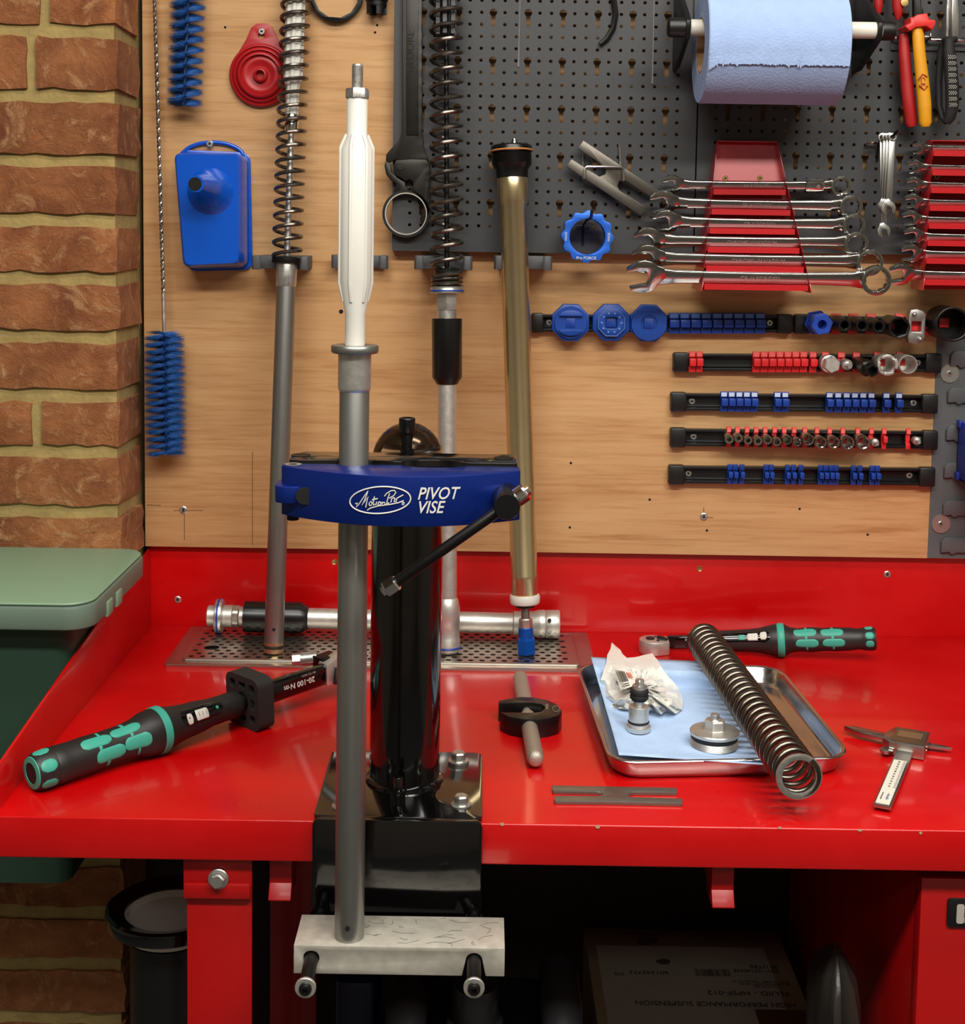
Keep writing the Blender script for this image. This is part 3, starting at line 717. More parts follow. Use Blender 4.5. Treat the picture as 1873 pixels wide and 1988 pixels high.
# middle one
ax = axB = Axis(G(869, 1266, TZ), W(866, 0, .544))
cB = T('fork_cartridge', 'silver fork cartridge with black sleeve and long spring standing behind the vise', 'fork cartridge', ax.a)
B().lathe(ax.prof([(1172, 18), (745, 18.5)]), ax.a, ax.d, 40).done('tube', alu, cB)
B().lathe(ax.prof([(1266, 20), (1262, 24), (1240, 24), (1238, 23), (1210, 23), (1208, 24), (1180, 24), (1164, 21), (1160, 18)]), ax.a, ax.d, 40).done('lower_collar', alu, cB)
B().torus(ax.P(1256), ax.d, 24*mpp(ax.P(1256)), .0014).done('seal_ring', blue_clip, cB)
B().lathe(ax.prof([(746, 20), (732, 29), (618.5, 29.5), (618, 20)]), ax.a, ax.d, 48).done('sleeve', black_satin, cB)
B().lathe(ax.prof([(620, 19), (604, 19), (603, 18), (601, 20)]), ax.a, ax.d, 36).done('neck', steel, cB)
B().lathe(ax.prof([(602, 20), (597, 21.5), (588, 22), (572, 21), (570, 28)]), ax.a, ax.d, 24, shape=hexa(6, .5)).done('hex_nut', steel, cB, ang=20)
B().lathe(ax.prof([(572, 22), (569, 33), (565.5, 33.5), (562, 32), (558, 32), (556, 28)]), ax.a, ax.d, 44).done('flange', steel, cB)
B().torus(ax.P(565), ax.d, 32.6*mpp(ax.P(565)), .0012).done('seal_ring', blue_clip, cB)
B().lathe(ax.prof([(558, 24), (524, 24.5), (522, 22)]), ax.a, ax.d, 36).done('spring_seat', black_satin, cB)
B().lathe(ax.prof([(524, 4.8), (-40, 4.8)]), ax.a, ax.d, 16).done('rod', black_oxide, cB)
B().lathe(ax.prof([(70, 14), (62, 17), (-40, 17)]), ax.a, ax.d, 48, shape=lambda a: 0.9 + 0.1*math.cos(6*a)).done('guide', black_satin, cB)
sl_ = B()
for k in range(6):
    a_ = k*PI/3 + .4; u_, w_ = perp(ax.d); dr = u_*math.cos(a_) + w_*math.sin(a_); c_ = ax.P(15) + dr*(17*mpp(ax.P(15)))
    sl_.box(c_, (.005, .005, .068), Matrix((u_, w_, ax.d)).transposed())
sl_.done('guide_fins', grey_plastic, cB)
spring(ax, 540, -40, 29, 29.5, 28.4, 8.6, 3.4).done('spring', spring_m, cB)
spring(ax, 556, 540, 29, 29, 8, 6, 0).done('spring_end', spring_m, cB)
# champagne tube
ax = axC = Axis(G(1022, 1270, TZ), W(993, 300, .538))
cC = T('fork_cartridge', 'champagne gold fork tube with black threaded cap standing on the drip tray', 'fork cartridge', ax.a)
B().lathe(ax.prof([(1156, 25), (1152, 26), (1121, 26.5), (1118, 27), (1115, 25.8), (398, 27), (394, 29.5), (340, 30), (338, 29)]), ax.a, ax.d, 56).done('tube', gold_m, cC)
thr = []
for k in range(8): v = 318 - k*2.6; thr += [(v, 39), (v - 1.3, 37.8)]
B().lathe(ax.prof([(346, 30.5), (330, 31.5), (322, 37)] + thr + [(297, 37), (296, 40.5), (285, 40), (282, 37), (281, 30), (284, 28)]), ax.a, ax.d, 48).done('threaded_cap', black_satin, cC, ang=50)
B().torus(ax.P(293.5), ax.d, 40.5*mpp(ax.P(293)), .0012).done('o_ring', mat('orange_rubber', '#c07c3a', .5), cC)
B().lathe(ax.prof([(286, 6), (274, 6), (269, 4), (268, 0)]), ax.P(286) - ax.d*ax.prof([(286, 1)])[0][1] + Vector((.004, 0, 0)), ax.d, 16).done('valve_tip', chrome, cC)
B().lathe(ax.prof([(1172, 27), (1169, 29), (1158, 29.5), (1154, 28)]), ax.a, ax.d, 48).done('white_ring', white_plastic, cC)
B().lathe(ax.prof([(1180, 12), (1178, 19), (1171, 20)]), ax.a, ax.d, 40).done('seal', black_satin, cC)
B().lathe(ax.prof([(1206, 8.5), (1178, 8.5)]), ax.a, ax.d, 24).done('rod', tube_m, cC)
B().lathe(ax.prof([(1220, 13), (1217, 14), (1202, 14), (1200, 12)]), ax.a, ax.d, 24, shape=hexa(6, .1)).done('lock_nut', steel, cC, ang=20)
blue_fit = mat('blue_fitting', '#0f55b8', 0.3, 0.5)
B().lathe(ax.prof([(1240, 14.5), (1219, 14.5), (1218, 13)]), ax.a, ax.d, 32).done('end_fitting', blue_fit, cC)
B().lathe(ax.prof([(1270, 17), (1267, 19), (1242, 19), (1236, 15)]), ax.a, ax.d, 24, shape=hexa(6, .5)).done('end_hex', blue_fit, cC, ang=20)
# grey spring clips on the wall behind them
for k, (px0, px1, lab) in enumerate(((502, 612, 'dark grey tool clip behind the slim spring cartridge'), (645, 755, 'dark grey empty tool clip behind the white plastic stem'), (808, 918, 'dark grey tool clip behind the long black spring'), (958, 1068, 'dark grey tool clip holding the champagne gold tube'))):
    a, c = W(px0, 507, YW - .010), W(px1, 507, YW - .010); w_ = c.x - a.x; o = Vector(((a.x + c.x)/2, YW, a.z))
    t = T('tool_clip', lab, 'clip', o)
    tubes = {0: (axA, 20.3), 2: (axB, 31), 3: (axC, 27)}
    D_ = .008                                     # the base stands off the wall far enough to meet its tube
    if k in tubes: pt_ = tubes[k][0].P(507); D_ = YW - (pt_.y + tubes[k][1]*mpp(pt_)) + .0005
    B().box(o + Vector((0, -D_/2, 0)), (w_*.86, D_, .0165)).done('clip_base', grey_plastic, t, bev=.001)
    for s_ in (-1, 1):
        out = [(0, 0), (.004, -.009), (.0055, -.018), (.003, -.0245), (-.004, -.0255), (-.007, -.023), (-.004, -.019), (-.0015, -.013), (-.003, -.004), (-.006, 0)]
        B().prism([(q[0]*s_ + s_*(w_/2 - .0055), q[1]) for q in out], o + Vector((0, -D_ + .004, -.0088)), X, Y, (0, 0, .0176)).done('clip_arm', grey_plastic, t, bev=.0008)
# ================================================================== perforated drip tray
dl0, dl1, dr0, dr1 = G(367, 1220), G(321, 1294), G(1138, 1226), G(1157, 1301)
dx0, dx1, dy0, dy1 = (dl0.x + dl1.x)/2, (dr0.x + dr1.x)/2, dl1.y, min(dl0.y, .596)
dt = T('drip_tray', 'shallow stainless drip tray with perforated grid along the back of the bench', 'drip tray', ((dx0 + dx1)/2, (dy0 + dy1)/2, ZB))
fw = .021
fr = B().prism(rrect(dx0, dy0, dx1, dy1, .004), (0, 0, ZB), X, Y, (0, 0, .003), [rrect(dx0 + fw, dy0 + fw*.8, dx1 - fw, dy1 - fw*.8, .003)]).done('tray_frame', drip_m, dt, bev=.0008)
B().tube([Vector((x, y, ZB + .0035)) for x, y in rrect(dx0 + fw, dy0 + fw*.8, dx1 - fw, dy1 - fw*.8, .004)], .0022, 8, closed=True).done('raised_rim', drip_m, dt)
gx0, gx1, gy0, gy1 = dx0 + fw, dx1 - fw, dy0 + fw*.8, dy1 - fw*.8
ny_ = 10; py_ = (gy1 - gy0 - .006)/ny_; px_ = .0140; nx_ = int((gx1 - gx0 - .012)/px_)
holes = []; fh = G(411, 1259, .004)
for j in range(ny_):
    for i in range(nx_):
        x = gx0 + .008 + (i + (.5 if j % 2 else 0))*px_; y = gy0 + .003 + (j + .5)*py_
        if (Vector((x, y)) - Vector((fh.x, fh.y))).length < .015 or x > gx1 - .005: continue
        holes.append(circ(x, y, .0037, 10))
holes.append(circ(fh.x, fh.y, .0098, 24))
B().prism([(gx0, gy0), (gx1, gy0), (gx1, gy1), (gx0, gy1)], (0, 0, ZB + .0042), X, Y, (0, 0, .0012), holes).done('perforated_grid', drip_m, dt, ang=30)
B().span((gx0 - .002, gy0 - .002, ZB + .0004), (gx1 + .002, gy1 + .002, ZB + .0012)).done('pan', mat('dark_pan', '#2c2622', .5, .6), dt)
# ================================================================== cartridge lying on the drip tray
m0 = G(540, 1229, .0055)
ax = Axis(W(403, 1195, m0.y - .004), W(1085, 1212, m0.y - .004), 0)
cD = T('fork_cartridge', 'silver fork cartridge with black sleeve lying across the drip tray', 'fork cartridge', ax.a)
B().lathe(ax.prof([(403, 18), (405, 20), (420, 20)]), ax.a, ax.d, 36).done('end_stub', alu, cD)
B().lathe(ax.prof([(419, 24), (420, 32), (423, 32.5), (430, 32.5), (433, 31), (436, 22)]), ax.a, ax.d, 44).done('flange', steel, cD)
B().torus(ax.P(426), ax.d, 32.2*mpp(ax.P(426)), .0013).done('seal_ring', blue_clip, cD)
B().lathe(ax.prof([(435, 21), (452, 21.5)]), ax.a, ax.d, 36).done('shoulder', alu, cD)
B().lathe(ax.prof([(452, 21), (454, 22.5), (464, 22.5), (467, 20)]), ax.a, ax.d, 24, shape=hexa(6, .4)).done('hex_nut', steel, cD, ang=20)
B().lathe(ax.prof([(466, 19), (476, 19)]), ax.a, ax.d, 36).done('neck', alu, cD)
B().lathe(ax.prof([(474, 22), (475, 30), (583, 30.5), (599, 21)]), ax.a, ax.d, 48).done('sleeve', black_satin, cD)
B().lathe(ax.prof([(597, 19.5), (1001, 20)]), ax.a, ax.d, 40).done('tube', alu, cD)
B().lathe(ax.prof([(995, 20), (997, 23), (1035, 24), (1046, 27), (1056, 27), (1058, 26), (1060, 27), (1084, 27.5), (1086, 26)]), ax.a, ax.d, 40).done('end_collar', alu, cD)
for px, py in ((1065, 1195), (1066, 1219)):
    p = ax.P(px); B().cyl(p + Vector((0, -.012, (1207 - py)*mpp(p))), p + Vector((0, -27.6*mpp(p), (1212 - py)*mpp(p)*.9)), .0026, seg=12).done('port', black_satin, cD)
# ================================================================== torque wrenches
def interp(prof, v):
    for (a, ra), (b_, rb) in zip(prof, prof[1:]):
        if min(a, b_) <= v <= max(a, b_): return ra + (rb - ra)*(v - a)/((b_ - a) or 1)
    return prof[-1][1]
def pad(ax, prof, v0, v1, a0, a1, m, name, parent, off=.0006, rnd_=.35, n=12):
    e1 = (Z - ax.d*Z.dot(ax.d)).normalized(); e2 = ax.d.cross(e1)
    if e2.y > 0: e2 = -e2                       # e1 up, e2 towards the viewer
    def fn(u, w_):
        s, t = 2*u - 1, 2*w_ - 1
        # squash the square to a rounded bar
        k = rnd_*abs(t)**3; ss = s*(1 - k) if True else s
        v = v0 + (v1 - v0)*(ss + 1)/2; a = a0 + (a1 - a0)*w_
        p = ax.P(v); r = interp(prof, v)*mpp(p) + off*(1.0 if max(abs(s), abs(t)) < .98 else .2)
        return p + e1*(r*math.cos(a)) + e2*(r*math.sin(a))
    return B().grid(fn, n, n).done(name, m, parent, recalc=True)
def torque_wrench(label, ax, grip, ring, shaft, pads, links, win, loc):
    t = T('torque_wrench', label, 'torque wrench', loc)
    g = B().lathe(ax.prof(grip), ax.a, ax.d, 48).done('grip', mat('grip_rubber', '#1c1b1b', .48), t)
    B().lathe(ax.prof(ring), ax.a, ax.d, 48).done('setting_ring', teal, t)
    B().lathe(ax.prof(shaft), ax.a, ax.d, 36).done('shaft', black_satin, t)
    for v0, v1, a0, a1 in pads: pad(ax, grip, v0, v1, a0, a1, teal, 'grip_pad', t)
    for v0, v1, a0, a1 in links: pad(ax, grip, v0, v1, a0, a1, teal, 'grip_pad_link', t, rnd_=0, n=6)
    w = pad(ax, grip, win[0], win[1], .45, 1.5, black_gloss, 'scale_window', t, .0005, .3)
    return t, w
gl = [(62, 20), (63, 33), (70, 37), (98, 38.5), (100, 36), (108, 38), (118, 37), (135, 36), (165, 36), (200, 34), (235, 34), (260, 37), (278, 43), (294, 45), (310, 45), (324, 40), (340, 36), (358, 33), (385, 31), (405, 27), (430, 26), (455, 26), (460, 24)]
ax = Axis(G(80, 1495, .0193), G(487, 1356, .0293), 0)
tw, win = torque_wrench('long black and teal torque wrench with square foam stop left of the vise', ax, gl, [(298, 44.5), (300, 46.5), (311, 46.5), (313, 44.5)], [(455, 17), (540, 17.5)],
    [(148, 206, .3, .95), (170, 226, 1.15, 1.95), (207, 262, .2, .8), (226, 273, 1.0, 1.75)], [(178, 184, .93, 1.2), (192, 198, 1.9, 2.4), (240, 245, .78, 1.05), (250, 254, 1.7, 2.2), (185, 190, -.1, .32), (232, 238, -.2, .25)], (336, 420), G(300, 1450))
pad(ax, gl, 346, 358, .8, 1.45, white_plastic, 'scale_display', win, .0012, .5); pad(ax, gl, 364, 390, .72, 1.4, white_plastic, 'scale_display', win, .0012, .1)
for v in (370, 377, 384): pad(ax, gl, v, v + .9, .78, 1.3, ink, 'scale_mark', win, .0016, 0, 4)
pad(ax, gl, 349, 352, 1.0, 1.15, ink, 'scale_digit', win, .0016, .3, 5)
pad(ax, gl, 406, 412, .8, 1.1, teal, 'arrow_mark', win, .0012, .9, 6)
# end cap: teal segments round a dark plug
e1 = (Z - ax.d*Z.dot(ax.d)).normalized(); p = ax.P(62)
cp = B().lathe([(.0105, .0), (.0155, .0008), (.0165, .003), (.0100, .003)], p - ax.d*.0012, ax.d, 40, closed=True).done('end_cap_ring', teal, tw)
B().lathe([(0, 0), (.0104, 0), (.0104, .003), (0, .003)], p - ax.d*.0006, ax.d, 32).done('end_plug', black_rubber, tw)
for k in range(6): pad(ax, gl, 66, 95, k*PI/3 - .32, k*PI/3 + .32, teal, 'end_cap_segment', tw, .0005, .55, 8)
# foam stop: rounded square with hollow ribs
pf_ = ax.P(470); e1 = (Z - ax.d*Z.dot(ax.d)).normalized(); e2 = ax.d.cross(e1); hs_ = .0288; ht = .021
sq = rrect(-hs_, -hs_, hs_, hs_, .010, 5); inner = circ(0, 0, .0105, 20)
pock = [rrect(-.022, .012, -.012, .022, .003), rrect(.012, .012, .022, .022, .003), rrect(-.022, -.022, -.012, -.012, .003), rrect(.012, -.022, .022, -.012, .003), rrect(-.006, .0150, .006, .0215, .002), rrect(-.006, -.0215, .006, -.0150, .002), rrect(-.0215, -.006, -.0150, .006, .002), rrect(.0150, -.006, .0215, .006, .002)]
foam_m = mat('stop_foam', '#232221', 0.75)
B().prism(sq, pf_, e2, e1, ax.d*ht, [inner] + pock).done('foam_stop', foam_m, tw, bev=.0008)
B().prism(rrect(-hs_ + .003, -hs_ + .003, hs_ - .003, hs_ - .003, .008, 5), pf_ + ax.d*(ht*.6), e2, e1, ax.d*(ht*.35), [circ(0, 0, .0104, 20)]).done('foam_web', foam_m, tw)
pb0, pb1 = ax.P(520), ax.P(628); Lb = (pb1 - pb0).length
sec = rrect(-.0065, -.0125, .0065, .0125, .005, 4)
bar = B().prism(sec, pb0, e2, e1, ax.d*Lb).done('bar', black_gloss, tw, bev=.0005)
vw = e2 if e2.y < 0 else -e2
Mt = frame(ax.P(574) + vw*.0067 + e1*.001, -ax.d, vw)
text('20-100 N·m', .0090, white_print, Mt, bar, ext=.0002, bold=.00006)
text('EN TD 26KN', .0036, grey_print, frame(ax.P(592) + vw*.0067 + e1*.0085, -ax.d, vw), bar, ext=.0002)
B().lathe([(.0045, 0), (.004, .0012), (0, .0014)], ax.P(611) + vw*.0062 + e1*.002, vw, 20).done('rivet', black_oxide, tw)
ph0 = ax.P(626); Lh = .045
hd = B().prism([(0, -.013), (0, .013), (.010, .015), (.026, .020), (.044, .018), (.054, .006), (.054, -.010), (.044, -.018), (.02, -.016)], ph0 + vw*.008, ax.d, e1, -vw*.016).done('ratchet_head', alu, tw, bev=.002)
B().tube([ph0 + ax.d*.014 + vw*.010 + e1*.006, ph0 + ax.d*.010 + vw*.013 - e1*.004, ph0 + ax.d*.007 + vw*.013 - e1*.011], [.003, .0036, .0024], 10).done('reverse_lever', black_plastic, tw)
sA, sB = W(567, 1281, ph0.y + .022), W(616, 1277, ph0.y + .022)
B().lathe([(.0062, 0), (.0072, .001), (.0072, .011)], sA, sB - sA, 24, shape=hexa(6)).done('socket_tip', steel, tw, ang=20)
B().lathe([(.0060, .010), (.0078, .0105), (.0080, (sB - sA).length), (.006, (sB - sA).length)], sA, sB - sA, 28).done('socket_body', steel, tw)
B().box((sB + ph0 + ax.d*.02)/2 + e1*.004, (.026, .020, .013), ax.d.to_track_quat('X', 'Z').to_matrix()).done('drive_block', black_oxide, tw, bev=.001)
# right-hand one
gr_ = [(1700, 12), (1699, 21), (1692, 23), (1676, 22), (1674, 21), (1665, 20), (1650, 22), (1620, 23), (1600, 22), (1575, 24), (1550, 22), (1535, 24), (1524, 30), (1516, 31), (1505, 31), (1492, 28), (1475, 24), (1455, 22), (1430, 21), (1400, 20), (1380, 18)]
ax = Axis(G(1290, 1246, .0100), G(1690, 1240, .0304), 0)
tw2, win = torque_wrench('smaller black and teal torque wrench lying against the back upstand', ax, gr_, [(1522, 31), (1520, 32.5), (1510, 32.5), (1508, 31)], [(1385, 13), (1330, 12)],
    [(1540, 1584, .25, 1.0), (1592, 1636, .25, 1.0), (1543, 1587, 1.25, 1.95), (1595, 1638, 1.25, 1.95)], [(1561, 1566, .98, 1.3), (1612, 1617, .98, 1.3), (1561, 1566, 0, .3), (1612, 1617, 0, .3), (1563, 1567, 1.9, 2.3), (1614, 1618, 1.9, 2.3)], (1396, 1494), G(1500, 1260))
pad(ax, gr_, 1450, 1471, .65, 1.3, white_plastic, 'scale_display', win, .0012, .1); pad(ax, gr_, 1474, 1488, .6, 1.25, white_plastic, 'scale_display', win, .0012, .5)
for v in (1454, 1459, 1464): pad(ax, gr_, v, v + .9, .7, 1.2, ink, 'scale_mark', win, .0016, 0, 4)
pad(ax, gr_, 1433, 1446, .75, 1.25, teal, 'scale_display', win, .0012, .1)
for a_ in (.1, 1.0, 1.75, -.8): pad(ax, gr_, 1678, 1694, a_ - .3, a_ + .3, teal, 'end_cap_segment', tw2, .0005, .5, 8)
e1 = (Z - ax.d*Z.dot(ax.d)).normalized(); e2 = ax.d.cross(e1); vw = e2 if e2.y < 0 else -e2
c_ = ax.P(1420)
text('A 5', .0062, white_print, frame(c_ + (e1*.72 + vw*.7)*(20.6*mpp(c_)), ax.d, e1*.72 + vw*.7), win, ext=.0002)
bar = B().prism(rrect(-.006, -.0085, .006, .0085, .003), ax.P(1296), e2, e1, ax.d*((ax.P(1400) - ax.P(1296)).length)).done('bar', black_gloss, tw2, bev=.0004)
B().prism(rrect(-.02, -.009, .02, .009, .006), ax.P(1372), e2, e1, ax.d*.012).done('foam_stop', foam_m, tw2, bev=.001)
ce = G(1268, 1240, .018); out = [(0, 0)]
out = [(.0185*math.cos(a), .0185*math.sin(a)) for a in [PI/3 + k*(4*PI/3)/14 for k in range(15)]] + [(.020, -.0125), (.020, .0125)]
B().prism(out, Vector((ce.x, ce.y, ZB)), X, Y, (0, 0, .018)).done('ratchet_head', alu, tw2, bev=.002)
zt_ = ZB + .018
B().lathe([(.0058, 0), (.0055, .0015), (.0035, .0022), (0, .0022)], Vector((ce.x - .004, ce.y, zt_)), Z, 20).done('release_button', black_plastic, tw2)
B().tube([Vector((ce.x + .006, ce.y, zt_ + .001)), Vector((ce.x + .011, ce.y - .003, zt_ + .0018)), Vector((ce.x + .017, ce.y - .007, zt_ + .001))], [.0036, .003, .002], 8).done('reverse_lever', black_plastic, tw2)
for dx, dy in ((.004, .009), (.005, -.009)): B().cyl((ce.x + dx, ce.y + dy, zt_), (ce.x + dx, ce.y + dy, zt_ + .0006), .0019, seg=12).done('head_screw', black_oxide, tw2)
# ================================================================== black clamp block with steel pin
ck = lambda x, y, z: G(920 + x/3.902, 1160 + y/3.902, z)
Hc = .021
op = [(185, 782), (250, 765), (350, 752), (450, 755), (560, 775), (640, 815), (665, 858), (640, 893), (570, 914), (480, 925), (370, 922), (270, 903), (197, 868), (440, 872), (510, 862), (540, 835), (515, 808), (440, 795), (330, 795), (187, 800)]
pts = [ck(x, y, Hc) for x, y in op]; o = sum(pts, Vector())/len(pts)
cb = T('clamp_block', 'black U-shaped clamp block with knurled steel pin through it', 'clamp', (o.x, o.y, ZB))
B().prism([(p.x, p.y) for p in pts], (0, 0, ZB), X, Y, (0, 0, Hc)).done('block', black_satin, cb, bev=.0008)
pA, pB = ck(348, 600, .0105), ck(468, 1235, .0105); L_ = (pB - pA).length; rp = 14.2*mpp(pA)
knurl = mat('knurled_steel', '#bdb7aa', 0.42, 0.75, bump=.4, bscale=900)
B().lathe([(0, 0), (rp*.6, .001), (rp, .005), (rp, L_*.40), (rp*.55, L_*.405), (rp*.55, L_*.52), (rp, L_*.525), (rp, L_ - .007), (rp*.9, L_ - .0025), (rp*.6, L_), (0, L_ + .0006)], pA, pB - pA, 32).done('pin', knurl, cb)
B().tube([ck(622 + 26*math.cos(a), 842 + 22*math.sin(a), Hc + .0002) for a in [k*PI/12 for k in range(24)]], .0003, 5, closed=True).done('engraved_oval', grey_print, cb)
for k_ in range(3): B().cyl(ck(560 - k_*7, 805, Hc + .0002), ck(560 - k_*7, 845, Hc + .0002), .0003, seg=5).done('engraved_line', grey_print, cb)
# ================================================================== flat H-shaped steel spanner on the bench
def hplate(P_, z0, th, name, label, m, outline):
    pts = [P_(x, y) for x, y in outline]; o = sum(pts, Vector())/len(pts)
    b = B().prism([(p.x, p.y) for p in pts], (0, 0, z0), X, Y, (0, 0, th)).done(name, m, bev=.0009, bseg=2)
    return tag(b, label, 'spanner')
hp_m = mat('flat_steel', '#8b857b', 0.38, 0.8, var=.05, vscale=120)
ol = [(592, 1420), (1000, 1428), (1530, 1438), (1538, 1446), (1538, 1474), (1200, 1470), (1172, 1480), (1168, 1492), (1195, 1508), (1575, 1520), (1580, 1528), (1580, 1556), (1000, 1543), (615, 1540), (606, 1530), (610, 1504), (630, 1498), (940, 1500), (976, 1492), (975, 1478), (930, 1468), (600, 1462), (590, 1450)]
hplate(lambda x, y: ck(x, y, .004), ZB, .004, 'slotted_spanner', 'flat slotted steel spanner lying near the front edge of the bench', hp_m, ol)
# ================================================================== stainless tray and what lies in it
RZ = .022
cn = [G(1116, 1287, RZ), G(1512, 1292, RZ), G(1659, 1470, RZ), G(1182, 1480, RZ)]   # BL BR FR FL
def Q(u, v, z):
    p = (cn[0]*(1 - u) + cn[1]*u)*(1 - v) + (cn[3]*(1 - u) + cn[2]*u)*v; return Vector((p.x, p.y, ZB + z))
mt = T('metal_tray', 'small stainless steel tray with rolled rim and rounded corners', 'tray', Q(.5, .5, 0))
def loop(b, k, z, r=.11): return [b.bm.verts.new(Q(.5 + (x - .5)*k, .5 + (y - .5)*k, z)) for x, y in rrect(0, 0, 1, 1, r*1.0, 6)]
b = B(); lp = [loop(b, *a) for a in ((.90, 0.0), (.93, .0012), (.955, .006), (.972, .019), (.995, .0195), (1.0, .0208), (.995, .022), (.978, .022), (.966, .0205), (.948, .007), (.925, .0025), (.90, .0015))]
for A_, B_ in zip(lp, lp[1:]):
    for i in range(len(A_)): b.bm.faces.new((A_[i], A_[(i + 1) % len(A_)], B_[(i + 1) % len(B_)], B_[i]))
b.bm.faces.new(lp[0][::-1]); b.bm.faces.new(lp[-1])
b.done('tray_body', tray_m, mt, ang=60)
# blue paper towel
paper = mat('blue_paper', '#b2ccf0', 0.95, 0, var=.05, vscale=40, bump=.25, bscale=700)
def crepe(m, sc=420):
    nt = m.node_tree; N, L = nt.nodes, nt.links; b_ = N['Principled BSDF']
    tc = N.new('ShaderNodeTexCoord'); v = N.new('ShaderNodeTexVoronoi'); v.inputs['Scale'].default_value = sc; L.new(tc.outputs['Object'], v.inputs['Vector'])
    bp = N.new('ShaderNodeBump'); bp.inputs['Strength'].default_value = .35; bp.inputs['Distance'].default_value = .001; L.new(v.outputs['Distance'], bp.inputs['Height']); L.new(bp.outputs['Normal'], b_.inputs['Normal'])
crepe(paper)
pcn = [(1147, 1276), (1420, 1286), (1512, 1487), (1202, 1466)]
def sheet(u, v):
    px = (pcn[0][0]*(1 - u) + pcn[1][0]*u)*(1 - v) + (pcn[3][0]*(1 - u) + pcn[2][0]*u)*v
    py = (pcn[0][1]*(1 - u) + pcn[1][1]*u)*(1 - v) + (pcn[3][1]*(1 - u) + pcn[2][1]*u)*v
    z = .0035 + .0008*math.sin(9*u + 4*v)
    if v < .27: z += .0193*min(1.0, (.27 - v)/.16)
    if u < .10: z += .006*(1 - u/.10)
    if v > .93: k = min(1.0, (v - .93)/.06); z += (.0190 if u > .55 else .004 + .0150*max(0, (u - .3)/.25))*k*(1.0 if u > .3 else .6)
    if u < .12 and v > .8: px += -4*(v - .8); z += .002
    return G(px, py, z)
pt_ = T('paper_towel', 'sheet of light blue paper towel lining the steel tray', 'paper towel', Q(.4, .5, .004))
b = B().grid(sheet, 26, 30); po = b.done('sheet', paper, pt_, recalc=True)
sm = po.modifiers.new('thickness', 'SOLIDIFY'); sm.thickness = .0003; sm.offset = 1
# crumpled clear bag
bag_m = mat('clear_polythene', '#f2efe6', 0.2, 0, bump=.3, bscale=140, alpha=.9)
ob = [(1187, 1247), (1203, 1262), (1216, 1277), (1232, 1276), (1248, 1272), (1266, 1268), (1276, 1281), (1290, 1305), (1306, 1322), (1318, 1338), (1327, 1358), (1325, 1378), (1313, 1386), (1295, 1380), (1283, 1387), (1270, 1379), (1252, 1382), (1230, 1380), (1205, 1376), (1180, 1374), (1186, 1363), (1170, 1344), (1167, 1320), (1172, 1300), (1180, 1272)]
cx_, cy_ = 1240, 1330
rs = random.Random(5); zmap = {}
lift = lambda py: .0193*max(0.0, min(1.0, (.27 - (py - 1278)/195)/.16))      # the paper climbs over the back rim
def bagz(k, r):
    key = (k, r)
    if key not in zmap: zmap[key] = rs.uniform(-1, 1)
    return zmap[key]
b = B(); n = len(ob)*2; R_ = 8; rings = []
for r in range(R_ + 1):
    row = []
    for k in range(n):
        a_, c_ = ob[k//2], ob[(k//2 + 1) % len(ob)]; q = a_ if k % 2 == 0 else ((a_[0] + c_[0])/2, (a_[1] + c_[1])/2)
        t = r/R_; px, py = cx_ + (q[0] - cx_)*t, cy_ + (q[1] - cy_)*t
        z = .006 + .020*(1 - t**2.2) + .0042*bagz(k % n, r)*(1 if r else 0)
        if k < 2 or k >= n - 1: z += .020*t**2
        row.append(b.bm.verts.new(G(px + 1.6*bagz(k, r + 50), py, max(z, .0055 + lift(py) + (.004 if lift(py) else 0)))))
    rings.append(row)
for A_, B_ in zip(rings, rings[1:]):
    for k in range(n): b.bm.faces.new((A_[k], A_[(k + 1) % n], B_[(k + 1) % n], B_[k]))
bmesh.ops.remove_doubles(b.bm, verts=b.bm.verts, dist=1e-5)
bag = T('plastic_bag', 'crumpled clear plastic parts bag with barcode label on the blue paper', 'plastic bag', G(1245, 1370, .006))
b.done('film', bag_m, bag, ang=16)
lc = [(1188, 1294), (1226, 1303), (1240, 1328), (1205, 1340)]
LP = lambda u, v, z: G((lc[0][0]*(1-u) + lc[1][0]*u)*(1-v) + (lc[3][0]*(1-u) + lc[2][0]*u)*v, (lc[0][1]*(1-u) + lc[1][1]*u)*(1-v) + (lc[3][1]*(1-u) + lc[2][1]*u)*v, z)
lb = B().grid(lambda u, v: LP(u, v, .0345 - .004*(u - .5)**2*4), 6, 6).done('label_sticker', mat('label_white', '#efece2', .6), bag)
u_ = .10
for k in range(9):
    w_ = rs.choice((.022, .04, .03)); B().grid(lambda u, v: LP(u_ + w_*u, .12 + .55*v, .0352), 2, 2).done('barcode_bar', ink, lb); u_ += w_ + rs.choice((.02, .03))
org = mat('orange_print', '#d26a3c', .6)
for k in range(3): B().grid(lambda u, v: LP(.64 + .09*k + .06*u, .15 + .35*v, .0352), 2, 2).done('label_print', org, lb)
for k in range(2): B().grid(lambda u, v: LP(.1 + .45*u, .76 + .1*k + .03*v, .0352), 2, 2).done('label_print', ink, lb)
